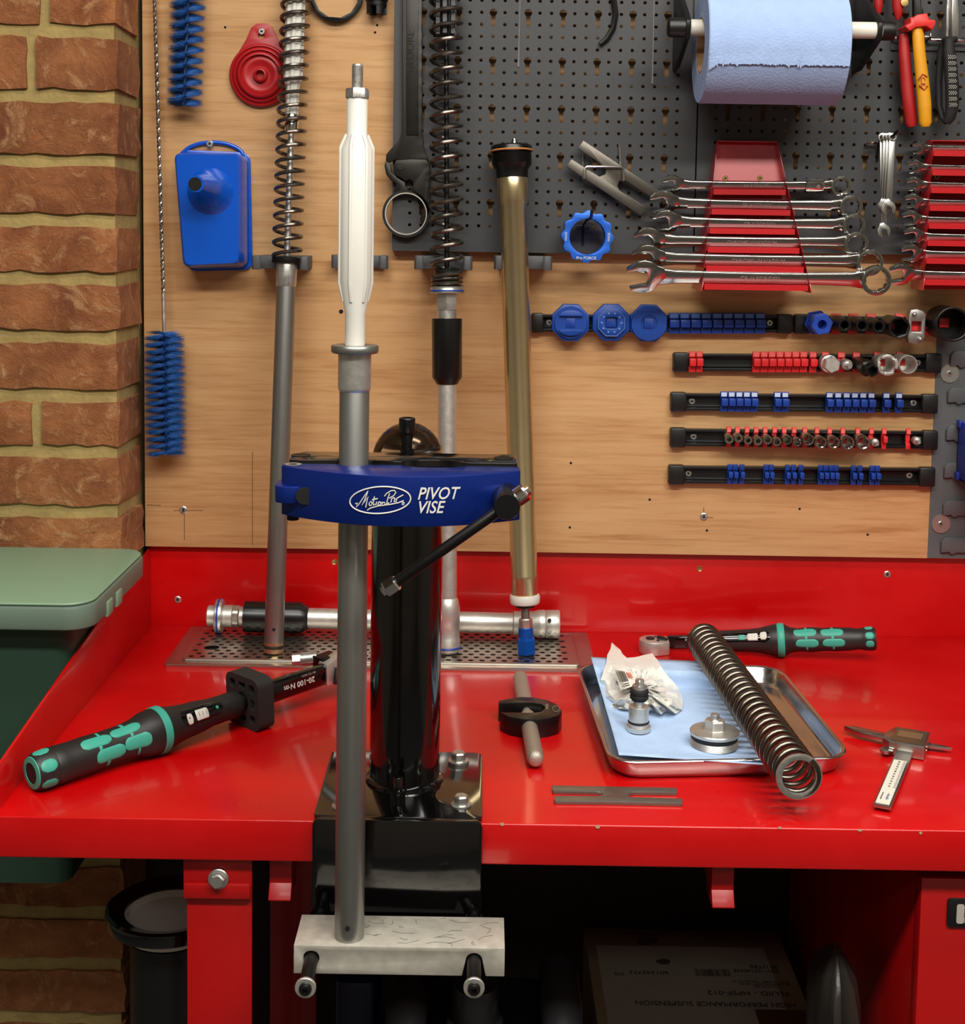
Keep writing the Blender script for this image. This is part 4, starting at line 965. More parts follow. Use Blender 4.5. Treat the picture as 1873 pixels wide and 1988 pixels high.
# valve body
def upright(px, py, z): g = G(px, py, z); return Axis(g, g + Vector((0, 0, .1)))
ax = upright(1239, 1417, .0045)
vb = T('valve_body', 'small machined valve with black seals standing on the blue paper', 'valve', ax.a)
B().lathe(ax.prof([(1417, 23.5), (1408.5, 24), (1408, 20)]), ax.a, ax.d, 40).done('base_flange', alu, vb)
B().lathe(ax.prof([(1409, 19), (1403, 19.5), (1402, 17), (1399, 17), (1398, 19.5), (1371, 19.5), (1370, 18)]), ax.a, ax.d, 40).done('body', alu, vb, ang=30)
B().torus(ax.P(1400.5), ax.d, 18.8*mpp(ax.a), .0013).done('o_ring', black_rubber, vb)
B().lathe(ax.prof([(1372, 10.5), (1358, 10.5)]), ax.a, ax.d, 28).done('neck', steel, vb)
B().lathe(ax.prof([(1360, 12), (1359, 15), (1356, 15.5), (1355, 18), (1350, 18.3), (1349, 17), (1346, 17), (1345, 18.3), (1340, 18), (1338, 16), (1336, 14)]), ax.a, ax.d, 36).done('seal_stack', black_rubber, vb, ang=30)
B().lathe(ax.prof([(1337, 14), (1334, 14.5), (1330, 13.5), (1329, 9)]), ax.a, ax.d, 32).done('top_washer', steel, vb)
B().lathe(ax.prof([(1330, 9.6), (1321, 9.8), (1319, 8.5), (1319, 4), (1321, 3.5)]), ax.a, ax.d, 24, shape=hexa(6, .4)).done('hex_head', steel, vb, ang=20)
B().lathe([(2.6*mpp(ax.a), 0), (0, .0003)], ax.P(1386) + Vector((.0078, -.0057, 0)), (.8, -.6, 0), 14).done('port', dark_void, vb)
# fork cap
ax = upright(1386, 1447, .0045)
fc = T('tube_plug', 'round aluminium fork cap with hex centre and black seal on the blue paper', 'tube plug', ax.a)
tl = []
for k in range(6): v = 1446 - k*2.2; tl += [(v, 45.5), (v - 1.1, 44.5)]
B().lathe(ax.prof(tl + [(1433, 44), (1432, 40)]), ax.a, ax.d, 56).done('threaded_skirt', alu, fc, ang=60)
B().lathe(ax.prof([(1434, 40), (1433, 44.5), (1429, 45.5), (1425, 44.5), (1424, 40)]), ax.a, ax.d, 56).done('o_ring', black_rubber, fc)
B().lathe(ax.prof([(1425, 44), (1424, 47.5), (1419, 48), (1417, 46.5), (1415.5, 25)]), ax.a, ax.d, 56).done('flange', alu, fc, ang=25)
B().lathe(ax.prof([(1416.5, 25), (1415, 22.5), (1414, 21.5), (1399, 21.5), (1396.5, 18)]), ax.a, ax.d, 36, shape=hexa(6, .25)).done('hex_boss', alu, fc, ang=20)
B().lathe(ax.prof([(1398, 15), (1395, 13), (1394, 9), (1387, 8.5), (1386, 7), (1386, 3), (1388, 2.5)]), ax.a, ax.d, 28).done('adjuster', steel, fc, ang=30)
# long coil spring across the tray
sa, sb = G(1366, 1243, .0444), G(1551, 1508, .0438)
sp = T('coil_spring', 'long heavy steel coil spring lying across the steel tray', 'spring', (sa + sb)/2 - Vector((0, 0, .021)))
d_ = (sb - sa).normalized(); rc = .0188
hx = helix(sa + d_*.004, sb - d_*.004, rc, 26, 24, 1.0)
e0 = helix(sa, sa + d_*.004, rc, 1.0, 24, 1.0); e9 = helix(sb - d_*.004, sb, rc, 1.0, 24, 1.0)
bsp = mat('dark_spring_steel', '#756d64', 0.27, 1.0, var=.08, vscale=200)
B().tube(hx, .0031, 10).done('coil', bsp, sp)
B().tube(e0, .0027, 8).done('end_coil', bsp, sp); B().tube(e9, .0027, 8).done('end_coil', bsp, sp); B().ring(sb - d_*.002, d_, rc + .003, rc - .0028, .003, 48).done('ground_end', steel, sp, bev=.0006)
# ================================================================== digital caliper
g0, g1 = G(1712, 1570, .004), G(1757, 1462, .004); dv = (g1 - g0); dv.z = 0; dv.normalize(); rv = Vector((dv.y, -dv.x, 0))
dc = T('digital_caliper', 'steel digital caliper with dark display lying at the right of the tray', 'caliper', (g0.x, g0.y, ZB))
cs = mat('caliper_steel', '#b7b3ad', 0.3, 1.0)
Lv = (g1 - g0).length
def cl(s_, w_, z): return Vector((g0.x, g0.y, ZB)) + dv*s_ + rv*w_ + Z*z
RM = Matrix((rv, dv, Z)).transposed()
zb_ = .004
B().box(cl(.09, 0, zb_ + .0018), (.0165, .18, .0036), RM).done('beam', cs, dc, bev=.0004)
sc_ = B().box(cl(.062, -.0003, zb_ + .0039), (.0128, .118, .0006), RM).done('scale_plate', mat('scale_face', '#d9d5c8', .5), dc)
for k in range(34):
    B().box(cl(.045 + k*.0022, .0045, zb_ + .0043), (.0022 if k % 5 else .0034, .00035, .0002), RM).done('scale_mark', ink, sc_)
for k in range(11):
    text(str((k + 4)*10), .0030, ink, frame(cl(.047 + k*.0068, -.0005, zb_ + .0043), dv, Z), sc_, ext=.00008)
text('~Arnold~', .0044, blue_clip, frame(cl(.021, .0020, zb_ + .0043), -dv, Z), sc_, ext=.00008)
text('in the Pema Value', .0024, ink, frame(cl(.021, -.0035, zb_ + .0043), -dv, Z), sc_, ext=.00008)
s0 = (g1 - g0).length - .004; S_ = .048
bd = B().prism([(-.0165, 0), (.0195, 0), (.0195, S_), (-.0165, S_), (-.024, S_*.55), (-.024, .006)], cl(s0, 0, .001), rv, dv, Z*.0145).done('slider_body', cs, dc, bev=.0012)
B().prism(rrect(-.0145, .004, .0180, S_ - .003, .001), cl(s0, 0, .0155), rv, dv, Z*.0005).done('display', mat('dark_display', '#4a3a2a', .15, .2), dc)
B().prism(rrect(-.011, .018, .0140, .036, .001), cl(s0, 0, .01605), rv, dv, Z*.0002).done('lcd', mat('lcd_glass', '#6b523c', .2), dc)
B().prism([(-.022, S_*.5), (-.022, S_*.80), (-.060, S_*.93), (-.070, S_*.84), (-.052, S_*.60)], cl(s0, 0, .004), rv, dv, Z*.006).done('large_jaw', cs, dc, bev=.0008)
B().prism([(.019, S_*.60), (.019, S_*.82), (.034, S_*.80), (.044, S_*.70), (.032, S_*.64)], cl(s0, 0, .004), rv, dv, Z*.003).done('small_jaw', cs, dc, bev=.0006)
B().lathe([(0, 0), (.0065, 0), (.007, .001), (.007, .003), (.0062, .0036), (0, .0036)], cl(s0 - .004, -.018, .0045), Z, 28).done('thumb_wheel', cs, dc)
B().box(cl(s0 + .004, -.018, .0055), (.008, .012, .002), RM).done('wheel_bracket', cs, dc)
for zz, ss in ((.010, .016), (.006, .016)): B().cyl(cl(s0 + ss, .0193, zz), cl(s0 + ss, .0203, zz), .0012, seg=10).done('grub_screw', chrome, dc)
# ================================================================== green lidded bin hung on the brick pier
bin_m = mat('dark_green_plastic', '#2a4436', 0.45); lid_m = mat('sage_green_plastic', '#7d9a7e', 0.42)
lz = W(100, 1067, .468).z
nearY = (yz(80, 1172, lz)).y; xr_ = -.4165
gb = T('storage_bin', 'dark green plastic bin with pale sage lid against the brick pier', 'bin', (-.6, .35, ZB - .2))
zb0 = ZB - .198
lo = [(x, y) for x, y in rrect(-.80, nearY + .028, -.4475, .481, .02)]
b = B(); la = [b.bm.verts.new((x, y, lz - .026)) for x, y in lo]; lbm = [b.bm.verts.new((-.6 + (x + .6)*.97 - .004, .481 + (y - .481)*.93, zb0)) for x, y in lo]
for i in range(len(la)): b.bm.faces.new((lbm[i], lbm[(i + 1) % len(la)], la[(i + 1) % len(la)], la[i]))
b.bm.faces.new(lbm[::-1]); b.bm.faces.new(la); b.done('bin_body', bin_m, gb)
B().prism(rrect(-.83, nearY, xr_, .481, .03, 8), (0, 0, lz - .030), X, Y, (0, 0, .026)).done('lid_skirt', mat('grey_green_plastic', '#66786a', .45), gb, bev=.003)
B().prism(rrect(-.828, nearY + .002, xr_ - .002, .480, .03, 8), (0, 0, lz - .0035), X, Y, (0, 0, .0035)).done('lid_top', lid_m, gb, bev=.0025, bseg=3)
for yy in (.34, .30): B().box((xr_ - .002, yy, lz - .024), (.008, .022, .018)).done('lid_latch', lid_m, gb, bev=.002)
# ================================================================== bottle brushes
bris = mat('blue_bristle', '#135aa6', 0.55)
twist = mat('twisted_wire', '#a9a49b', 0.35, 1.0)
def bristles(a, c, R, tuft, n, name_par, turns_off=0.0, seed=3, flat=1.0):
    rn = random.Random(seed); a, c = Vector(a), Vector(c); d = (c - a); L_ = d.length; d.normalize(); u, w = perp(d); b = B()
    for i in range(n):
        t = rn.random(); q = PI*L_*t/tuft + turns_off + rn.gauss(0, .30) + (PI if rn.random() < .5 else 0)
        dr = u*math.cos(q) + w*math.sin(q) + d*rn.gauss(0, .07); r = R*rn.uniform(.90, 1.02)
        p0 = a + d*(L_*t); p1 = p0 + dr.normalized()*r
        s_ = dr.cross(d).normalized()*.00030; k = d*.00030
        v = [b.bm.verts.new(p0 + s_), b.bm.verts.new(p0 - s_*.5 + k), b.bm.verts.new(p0 - s_*.5 - k), b.bm.verts.new(p1)]
        b.bm.faces.new((v[0], v[1], v[3])); b.bm.faces.new((v[1], v[2], v[3])); b.bm.faces.new((v[2], v[0], v[3]))
    o = b.done('bristles', bris, name_par, recalc=False); o['kind'] = 'stuff'; return o
yb_ = YW - .031
t0, t1 = W(318.5, 645, yb_), W(322, 882, yb_)
br = T('bottle_brush', 'blue bottle brush on a long twisted wire hanging beside the brick pier', 'brush', t1)
bristles(t0, t1, 44*mpp(t0), 14.2*mpp(t0), 9000, br, .4)
tp = W(299, -40, YW - .012); fe = W(317, 570, yb_ + .004)
for k in (0, PI): B().tube(helix(fe, tp, .0014, 34, 10, k), .0015, 6).done('wire_strand', twist, br)
B().cyl(fe, t0, .0028, .0024, seg=16).done('ferrule', steel, br)
for k in (0, PI): B().tube(helix(t0, t1, .0011, 8.5, 8, k), .0009, 5).done('core_wire', twist, br)
t0, t1 = W(366, -40, yb_), W(358, 205, yb_)
br2 = T('bottle_brush', 'thick blue bottle brush hanging above the blue funnel', 'brush', t1)
bristles(t0, t1, 38*mpp(t0), 20.5*mpp(t0), 9000, br2, 1.3, 8)
for k in (0, PI): B().tube(helix(t0, t1, .0012, 6, 8, k), .001, 5).done('core_wire', twist, br2)
# ================================================================== funnels
bf_m = mat('glossy_blue_plastic', '#0650bd', 0.2, 0, coat=.3)
def loft(rings, name, m, par, ang=40, bev=0):
    b = B(); vs_ = [[b.bm.verts.new(p) for p in r] for r in rings]
    for A_, B_ in zip(vs_, vs_[1:]):
        for i in range(len(A_)): b.bm.faces.new((A_[i], A_[(i + 1) % len(A_)], B_[(i + 1) % len(B_)], B_[i]))
    b.bm.faces.new(vs_[0][::-1]); b.bm.faces.new(vs_[-1]); return b.done(name, m, par, ang=ang, bev=bev)
def quadring(c4, r, y, n=5):
    """rounded quadrilateral from four photo corners (TL TR BR BL) on the plane y"""
    P4 = [W(px, py, y) for px, py in c4]; out = []
    for i in range(4):
        p, a, c = P4[i], P4[i - 1], P4[(i + 1) % 4]; e0 = p + (a - p).normalized()*r; e1 = p + (c - p).normalized()*r
        for k in range(n + 1): t = k/n; out.append(e0*(1 - t)**2 + p*(2*t*(1 - t)) + e1*t*t)
    return out
fn = T('funnel', 'glossy blue rectangular oil funnel hanging by its loop from a screw', 'funnel', W(415, 525, YW))
yf = YW - .058
loft([quadring([(344, 290), (486, 296), (491, 524), (364, 527)], .014, YW - .0005), quadring([(344, 290), (486, 296), (491, 524), (364, 527)], .014, YW - .005)], 'flange', bf_m, fn, bev=.001)
loft([quadring([(348, 300), (482, 302), (484, 520), (368, 523)], .012, YW - .005), quadring([(338, 297), (467, 297), (467, 514), (356, 519)], .010, yf + .004), quadring([(341, 300), (463, 300), (463, 510), (359, 515)], .009, yf)], 'body', bf_m, fn, 30)
# spout rising out of the sloping front
def circ_px(cx, cy, r, y, n=28): c = W(cx, cy, y); rr = r*mpp(c); return [c + Vector((rr*math.cos(2*PI*k/n), 0, -rr*math.sin(2*PI*k/n))) for k in range(n)]
loft([circ_px(409, 372, 46, yf + .0005), circ_px(404, 366, 33, yf - .010), circ_px(396, 361, 25, yf - .026), circ_px(380, 357, 16, yf - .060)], 'spout', bf_m, fn, 60)
pz = W(378.5, 357, yf - .0605); B().lathe([(13*mpp(pz), 0), (13*mpp(pz), .0004), (0, .0004)], pz, (0, -1, 0), 24).done('spout_bore', dark_void, fn)
lp_ = [W(360 + 0, 300, YW - .004)] + [W(413 + 60*math.cos(a), 305 - 29*math.sin(a), YW - .004) for a in [PI - .15 - k*(PI - .3)/14 for k in range(15)]] + [W(472, 305, YW - .004)]
B().tube(lp_, .0026, 10).done('hanging_loop', bf_m, fn)
screw(407, 279, YW - .007, 6.5, fn); 
rs_m = mat('red_silicone', '#a8161c', 0.42)
rf = T('funnel', 'red collapsible silicone funnel folded flat on the plywood', 'funnel', W(507, 205, YW))
c0 = W(507, 147, YW - .001); u1 = mpp(c0)
pr_ = [(60, 0), (61, .004), (59, .007), (56, .0075), (54, .005), (51, .0095), (48, .010), (46, .006), (43, .012), (39, .0125), (37, .007), (32, .009), (26, .0085), (21, .005), (15, .005), (13, .012), (9.5, .0125), (8, .010), (7.5, .003), (0, .003)]
B().lathe([(r*u1, h) for r, h in pr_], c0, (0, -1, 0), 56).done('folded_rings', rs_m, rf, ang=70)
cw = lambda px, py: (W(px, py, YW).x, W(px, py, YW).z)
B().prism([cw(449, 140), cw(462, 105), cw(480, 75), cw(488, 55), cw(498, 47), cw(518, 46), cw(529, 53), cw(538, 72), cw(552, 100), cw(566, 140)], (0, YW - .004, 0), X, Z, (0, .0035, 0), [circ(cw(508, 70)[0], cw(508, 70)[1], .0042, 12)]).done('hanging_tab', rs_m, rf, bev=.0008)
screw(508, 61, YW - .004, 6.5, rf)
# ================================================================== tools along the top edge
bm_ = mat('black_tool_steel', '#1b1a1a', 0.35, .4)
oc = W(652, -10, YW - .0102); u1 = mpp(oc)
fw_ = T('filter_wrench', 'black ring filter wrench hanging on the plywood above the white stem', 'wrench', oc)
B().prism(circ(oc.x, oc.z, 52*u1, 40), (0, oc.y, 0), X, Z, (0, .010, 0), [circ(oc.x, oc.z, 44*u1, 12, .2)]).done('ring', bm_, fw_, bev=.0012)
B().span((oc.x - .007, oc.y + .001, oc.z + 50*u1), (oc.x + .007, oc.y + .009, oc.z + .20)).done('handle', bm_, fw_, bev=.0012)
sc0 = W(731, 28, YW - .0148); u1 = mpp(sc0)
ts = T('slotted_socket', 'black castellated socket hanging next to the filter wrench', 'socket', sc0)
B().lathe([(19*u1, .010), (20*u1, .011), (20*u1, .016), (22*u1, .0165), (22*u1, .06), (0, .06)], sc0, Z, 36).done('body', bm_, ts, ang=30)
for k in range(4):
    a = k*PI/2 + .5; b = B()
    arc = [(19.5*u1*math.cos(a + t), 19.5*u1*math.sin(a + t)) for t in [-.45, -.22, 0, .22, .45]] + [(13*u1*math.cos(a + t), 13*u1*math.sin(a + t)) for t in [.45, .22, 0, -.22, -.45]]
    b.prism(arc, sc0, X, Y, (0, 0, .0105)); b.done('tooth', bm_, ts)
# ring spanner with hinged jaw
gd = mat('phosphated_steel', '#34322f', 0.42, .75, var=.08, vscale=120)
yg1, yg0 = YG - .0135, YG - .0003
cg = lambda px, py: (W(px, py, yg1).x, W(px, py, yg1).z)
hs = T('hinged_spanner', 'long dark grey hinged hook spanner hanging on the edge of the pegboard', 'spanner', W(790, 460, yg1))
def plate(pts, y0, y1, name, m, par, bev=.001, holes=()): return B().prism([cg(*p) for p in pts], (0, y0, 0), X, Z, (0, y1 - y0, 0), [[cg(*q) for q in h] for h in holes]).done(name, m, par, bev=bev)
plate([(780, -60), (819, -60), (819, 258), (821, 280), (828, 302), (833, 313), (804, 313), (768, 310), (748, 318), (749, 300), (762, 284), (774, 272), (780, 255)], yg1 + .004, yg0, 'handle', gd, hs)
plate([(788, -60), (812, -60), (812, 262), (788, 262)], yg1 + .0025, yg1 + .005, 'handle_web', gd, hs, .0006)
plate([(764, 322), (768, 311), (800, 309), (828, 310), (834, 318), (835, 410), (826, 440), (815, 425), (822, 405), (818, 388), (806, 376), (797, 372), (795, 366), (802, 360), (801, 352), (794, 348), (787, 352), (776, 344), (766, 340)], yg1, yg0, 'jaw', gd, hs)
plate([(748, 312), (758, 318), (760, 335), (772, 346), (786, 354), (787, 362), (792, 368), (788, 373), (772, 380), (763, 372), (770, 356), (758, 350), (749, 338), (746, 322)], yg1 + .001, yg0, 'hook_link', gd, hs)
rc_ = W(788, 415, yg1); u1 = mpp(rc_)
B().ring(Vector((rc_.x, yg1, rc_.z)), (0, 1, 0), 46*u1, 40.5*u1, .012, 48).done('gripping_ring', gd, hs, ang=30)
B().ring(Vector((rc_.x, yg1 - .0003, rc_.z)), (0, 1, 0), 41*u1, 38.8*u1, .012, 48).done('ring_liner', mat('bright_liner', '#d2cdc4', .35, .6), hs, ang=30)
pv = W(777, 324, yg1); B().lathe([(7*u1, 0), (6.6*u1, .0012), (0, .0014)], pv, (0, -1, 0), 24).done('pivot_pin', gd, hs)
text('GEDORE', .0135, black_oxide, frame(Vector(W(797, 100, yg1 + .0024)), Z, (0, -1, 0)), hs, ext=.0006)
# C-shaped hook spanner end
cs_ = T('hook_spanner', 'curved black hook spanner hanging on the pegboard left of the paper roll', 'spanner', W(1180, 60, YG - .01))
pa_ = [(1170, -60), (1182, -30), (1191, 0), (1195, 28), (1190, 55), (1178, 75), (1165, 86)]
B().tube([W(px, py, YG - .0040) for px, py in pa_], [(.0038, .0038)]*6 + [(.0034, .0034)], 8).done('hook_arm', bm_, cs_)
# ================================================================== H-plate spanner on a wire hook, blue ring spanner
ch = lambda x, y, yy: W(1020 + x/6.69, 260 + y/6.69, yy)
yh = YG - .0175
ol2 = [(755, 88), (1740, 745), (1610, 805), (1290, 600), (1215, 615), (1195, 680), (1220, 735), (1555, 945), (1560, 965), (1500, 1052), (1485, 1055), (540, 430), (532, 415), (590, 332), (605, 332), (960, 555), (1035, 525), (1045, 465), (960, 375), (690, 195), (682, 180), (745, 92)]
pts = [ch(x, y, yh) for x, y in ol2]
tag(B().prism([(p.x, p.z) for p in pts], (0, yh, 0), X, Z, (0, .004, 0)).done('slotted_spanner', mat('dull_flat_steel', '#67625b', .42, .8), bev=.0007), 'flat slotted steel spanner hanging at a slant in a wire hook', 'spanner')
wh = T('wire_hook', 'square zinc wire hook on the pegboard holding the slanted spanner', 'hook', ch(1000, 600, YG))
wz = mat('bright_wire', '#cfccc4', .25, 1.0)
B().tube([ch(748, 255, YG - .002), ch(735, 570, YG - .003), ch(740, 584, YG - .006), ch(748, 586, YG - .019), ch(758, 575, YG - .0215), ch(775, 440, YG - .0215), ch(800, 422, YG - .0215), ch(1240, 428, YG - .0215), ch(1268, 445, YG - .0215), ch(1272, 608, YG - .0215), ch(1265, 619, YG - .019), ch(1252, 619, YG - .006), ch(1243, 600, YG - .003), ch(1216, 135, YG - .002)], .0016, 8).done('wire', wz, wh)
rb = ch(805, 1335, YG - .047); u1 = mpp(rb)
blr = T('ring_spanner', 'bright blue scalloped aluminium ring spanner hanging below the pegboard', 'spanner', rb)
lob = [(( (48.5 + 2.6*math.cos(12*a + .4))*u1)*math.cos(a), ((48.5 + 2.6*math.cos(12*a + .4))*u1)*math.sin(a)) for a in [2*PI*k/96 for k in range(96)]]
B().prism(lob, rb, X, Z, (0, .030, 0), [circ(0, 0, 35*u1, 48)]).done('ring_body', blue_bright, blr, bev=.0007)
text('Pro FORCE', .0052, white_print, frame(rb + Vector((-.001, -.0002, -41.5*u1)), X, (0, -1, 0)), blr, ext=.0001)
for sx_ in (-1, 1): text('MADE', .0040, white_print, frame(rb + Vector((sx_*41.5*u1, -.0002, 0)), Z, (0, -1, 0)), blr, ext=.0001)
hk = T('tool_hook', 'thin black hook through the blue ring spanner', 'hook', ch(745, 1300, YG))
B().tube([ch(745, 1440, YG - .003), ch(748, 1200, YG - .003), ch(752, 1185, YG - .008), ch(795, 1114, YG - .030), ch(815, 1112, YG - .047), ch(855, 1080, YG - .056), ch(865, 990, YG - .060)], [.0012, .0012, .0014, .0016, .0016, .0020, .0022], 8).done('hook_wire', black_plastic, hk)
B().cyl(ch(660, 1195, YG - .003), ch(840, 1195, YG - .003), .0012, seg=8).done('hook_crossbar', black_plastic, hk)
# ================================================================== combination spanners and their racks
chrome_d = mat('polished_chrome', '#bdbcb9', .16, 1.0)
jaw_o = lambda R, s: [(-.95*R, s), (-.92*R, s + .20*R), (-.58*R, .84*R), (-.2*R, .99*R), (.2*R, .98*R), (.55*R, .84*R), (.9*R, .5*R), (1.25*R, .3*R), (1.25*R, -.3*R), (.9*R, -.5*R), (.55*R, -.84*R), (.2*R, -.98*R), (-.2*R, -.99*R), (-.58*R, -.84*R), (-.92*R, -s - .20*R), (-.95*R, -s), (.05*R, -s), (.22*R, -.5*s), (.22*R, .5*s), (.05*R, s)]
def spanner(pL, pR, Rj, Rr, w, label, group, tilt=21, flex=False, th=.0062, hole=.75, ringo=True, name='combination_spanner'):
    pL, pR = Vector(pL), Vector(pR); x = (pR - pL).normalized(); t = math.radians(tilt)
    v = Vector((0, -math.sin(t), math.cos(t))); v = (v - x*v.dot(x)).normalized(); n = x.cross(v)
    if n.y > 0: n = -n
    L_ = (pR - pL).length; o = pL
    def pr(pts, thk, bm=None): return (bm or B()).prism(pts, o - n*(thk/2), x, v, n*thk)
    b = B()
    ca, sa_ = math.cos(.22), math.sin(.22)
    pr([(p[0]*ca - p[1]*sa_, p[0]*sa_ + p[1]*ca) for p in jaw_o(Rj, Rj*.50)], th*1.15, b)
    # shaft: lens-shaped section swept along the length
    st = [(Rj*.8, .62), (Rj*1.9, .46), (L_*.3, .42), (L_*.5, .40), (L_*.7, .42), (L_ - Rr*1.7, .48), (L_ - Rr*.75, .66)]
    lens = [(-1, .35), (-.93, .72), (-.78, .93), (0, 1.0), (.78, .93), (.93, .72), (1, .35), (1, -.35), (.93, -.72), (.78, -.93), (0, -1.0), (-.78, -.93), (-.93, -.72), (-1, -.35)]
    rg = [[b.bm.verts.new(o + x*sx_ + v*(w*k*q[0]) + n*(th*.5*q[1])) for q in lens] for sx_, k in st]
    for A_, B_ in zip(rg, rg[1:]):
        for i in range(len(lens)): b.bm.faces.new((A_[i], A_[(i + 1) % len(lens)], B_[(i + 1) % len(lens)], B_[i]))
    b.bm.faces.new(rg[0][::-1]); b.bm.faces.new(rg[-1])
    ri = Rr*hole; ro = o + x*L_ + n*.002
    star = [(ri*(1.0 if k % 2 else .90)*math.cos(k*PI/12), ri*(1.0 if k % 2 else .90)*math.sin(k*PI/12)) for k in range(24)]
    tr_ = math.radians(12); nr = n*math.cos(tr_) + v*math.sin(tr_); vr = v*math.cos(tr_) - n*math.sin(tr_)   # ring set over to face up a little
    b.prism(circ(0, 0, Rr, 36), ro - nr*(th*.80), x, vr, nr*(th*1.6), [star])
    root = T(name, label, 'spanner', pL, group)
    b.done('forging', chrome_d, root, bev=.0009, bseg=2)
    # cap: forged grip rib along the shaft
    if flex:
        B().box(o + x*(L_ - Rr*2.6), (Rr*1.9, th*2.0, w*1.15), Matrix((x, n, v)).transposed()).done('flex_joint', chrome, root, bev=.0016)
        B().lathe([(w*.22, 0), (w*.2, .0006), (0, .0006)], o + x*(L_ - Rr*2.3) + n*th, n, 16).done('joint_pin', steel, root)
    text(random.choice(('CHROME VANADIUM', 'CR-V FORGED')), w*.42, steel, frame(o + x*(L_*.5) + n*(th*.49), x, n), root, ext=.00025, name='stamped_lettering')
    return root
def rack(tl, tr, br_, bl, held, slope, label, name='spanner_rack'):
    """tl..bl photo corners on the pegboard; held = [(left end, right end, half width)] of the spanners lying in it"""
    yb = YG - .001
    P_ = {k: W(*p, yb) for k, p in zip(('tl', 'tr', 'br', 'bl'), (tl, tr, br_, bl))}
    r = T(name, label, 'rack', (P_['bl'] + P_['br'])/2)
    zT, zB_ = P_['tl'].z, P_['bl'].z
    b = B(); pk = [P_['bl'], P_['br'], P_['tr'], P_['tl']]; off = (-slope, -slope, -.0015, -.0015)
    va = [b.bm.verts.new(p + Vector((0, o_, 0))) for p, o_ in zip(pk, off)]; vb_ = [b.bm.verts.new(p + Vector((0, o_ + .0012, 0))) for p, o_ in zip(pk, off)]
    b.bm.faces.new(va); b.bm.faces.new(vb_[::-1])
    for i in range(4): b.bm.faces.new((va[i], va[(i + 1) % 4], vb_[(i + 1) % 4], vb_[i]))
    b.done('back_plate', red_rack, r)
    B().span((P_['tl'].x, yb - .012, P_['tl'].z - .0012), (P_['tr'].x, yb, P_['tl'].z)).done('top_fold', red_rack, r)
    def seat(h, A_, B2):
        """where this spanner crosses one edge of the rack: x, depth, bottom z, half height"""
        pL, pR, hw = h; x_ = A_.x
        for _ in range(3):
            q = pL + (pR - pL)*((x_ - pL.x)/(pR.x - pL.x)); x_ = A_.x + (B2.x - A_.x)*(zT - q.z)/(zT - zB_)
        return x_, q.y - yb, q.z, hw*.934 + .0012
    sides = []
    for A_, B2, sg in ((P_['tl'], P_['bl'], -1), (P_['tr'], P_['br'], 1)):
        se = [seat(h, A_, B2) for h in held]; sides.append(se); prof_ = [(0, zT), (-.012, zT - .001)]
        for x_, y, z, hz in se: prof_ += [(y - .005, z + hz + .0035), (y + .0075, z + hz + .0005), (y + .0075, z - hz + .0003), (y - .0075, z - hz + .0003), (y - .0082, z - hz + .0022), (y - .0095, z - hz + .0003)]
        prof_ += [(se[-1][1] - .0095, zB_), (0, zB_)]
        b = B(); fx = lambda z: A_.x + (B2.x - A_.x)*(zT - z)/(zT - zB_)
        va = [b.bm.verts.new((fx(z), yb + y, z)) for y, z in prof_]; vb_ = [b.bm.verts.new((fx(z) + sg*.0012, yb + y, z)) for y, z in prof_]
        fa = b.bm.faces.new(va); fb_ = b.bm.faces.new(vb_[::-1])
        for i in range(len(va)): b.bm.faces.new((va[i], va[(i + 1) % len(va)], vb_[(i + 1) % len(va)], vb_[i]))
        bmesh.ops.triangulate(b.bm, faces=[fa, fb_], ngon_method='EAR_CLIP')
        b.done('rack_cheek', red_rack, r)
    for (xa_, ya, za, hz), (xb2, yb2, zb_2, hz2) in zip(*sides):
        b = B(); R2 = []
        for x_, y, z, h in ((xa_ + .0002, ya, za, hz), (xb2 - .0002, yb2, zb_2, hz2)):
            t_ = z - h + .0003; k = (zT - z)/(zT - zB_); yk = -.0015 - (slope - .0015)*k
            R2.append([b.bm.verts.new((x_, yb + q[0], q[1])) for q in ((yk, t_), (y - .0085, t_), (y - .0085, t_ - .0072), (y - .0072, t_ - .0072), (y - .0072, t_ - .0013), (yk, t_ - .0013))])
        for i in range(6): b.bm.faces.new((R2[0][i], R2[0][(i + 1) % 6], R2[1][(i + 1) % 6], R2[1][i]))
        b.bm.faces.new(R2[0][::-1]); b.bm.faces.new(R2[1])
        b.done('rack_ledge', red_rack, r)
    return r
held1, held2 = [], []
s1 = [(1305, 358, 1630, 360, 19, 19, 9.5, True), (1287, 394, 1650, 400, 25, 22, 11, False), (1292, 431, 1655, 436, 25, 22, 11.5, False), (1258, 467, 1659, 472, 27, 23.5, 12, False), (1256, 502, 1686, 508, 29, 26, 13, False), (1250, 536, 1699, 543, 33, 29, 14.5, False)]
labs = ['chrome spanner with flexible ratchet ring topmost in the red rack', 'chrome combination spanner second from the top of the red rack', 'chrome combination spanner third from the top of the red rack', 'chrome combination spanner third from the bottom of the red rack', 'chrome combination spanner second from the bottom of the red rack', 'largest chrome combination spanner at the bottom of the red rack']
for (a, b_, c, d, rj, rr, w, fx), lb_ in zip(s1, labs):
    y = YG - .022 - (b_ - 358)*.00026; pL, pR = W(a, b_, y), W(c, d, y); u1 = mpp(pL); held1.append((pL, pR, w*2*u1*.41))
    spanner(pL, pR, rj*u1, rr*u1, w*2*u1, lb_, 'spanners in the first red rack', flex=fx)
rk = rack((1391, 274), (1504, 274), (1547, 560), (1345, 560), held1, .040, 'red stepped spanner rack on the pegboard beneath the paper roll')
for px in (1408, 1475): screw(px, 346, YG - .0122, 5.5, rk, brass)
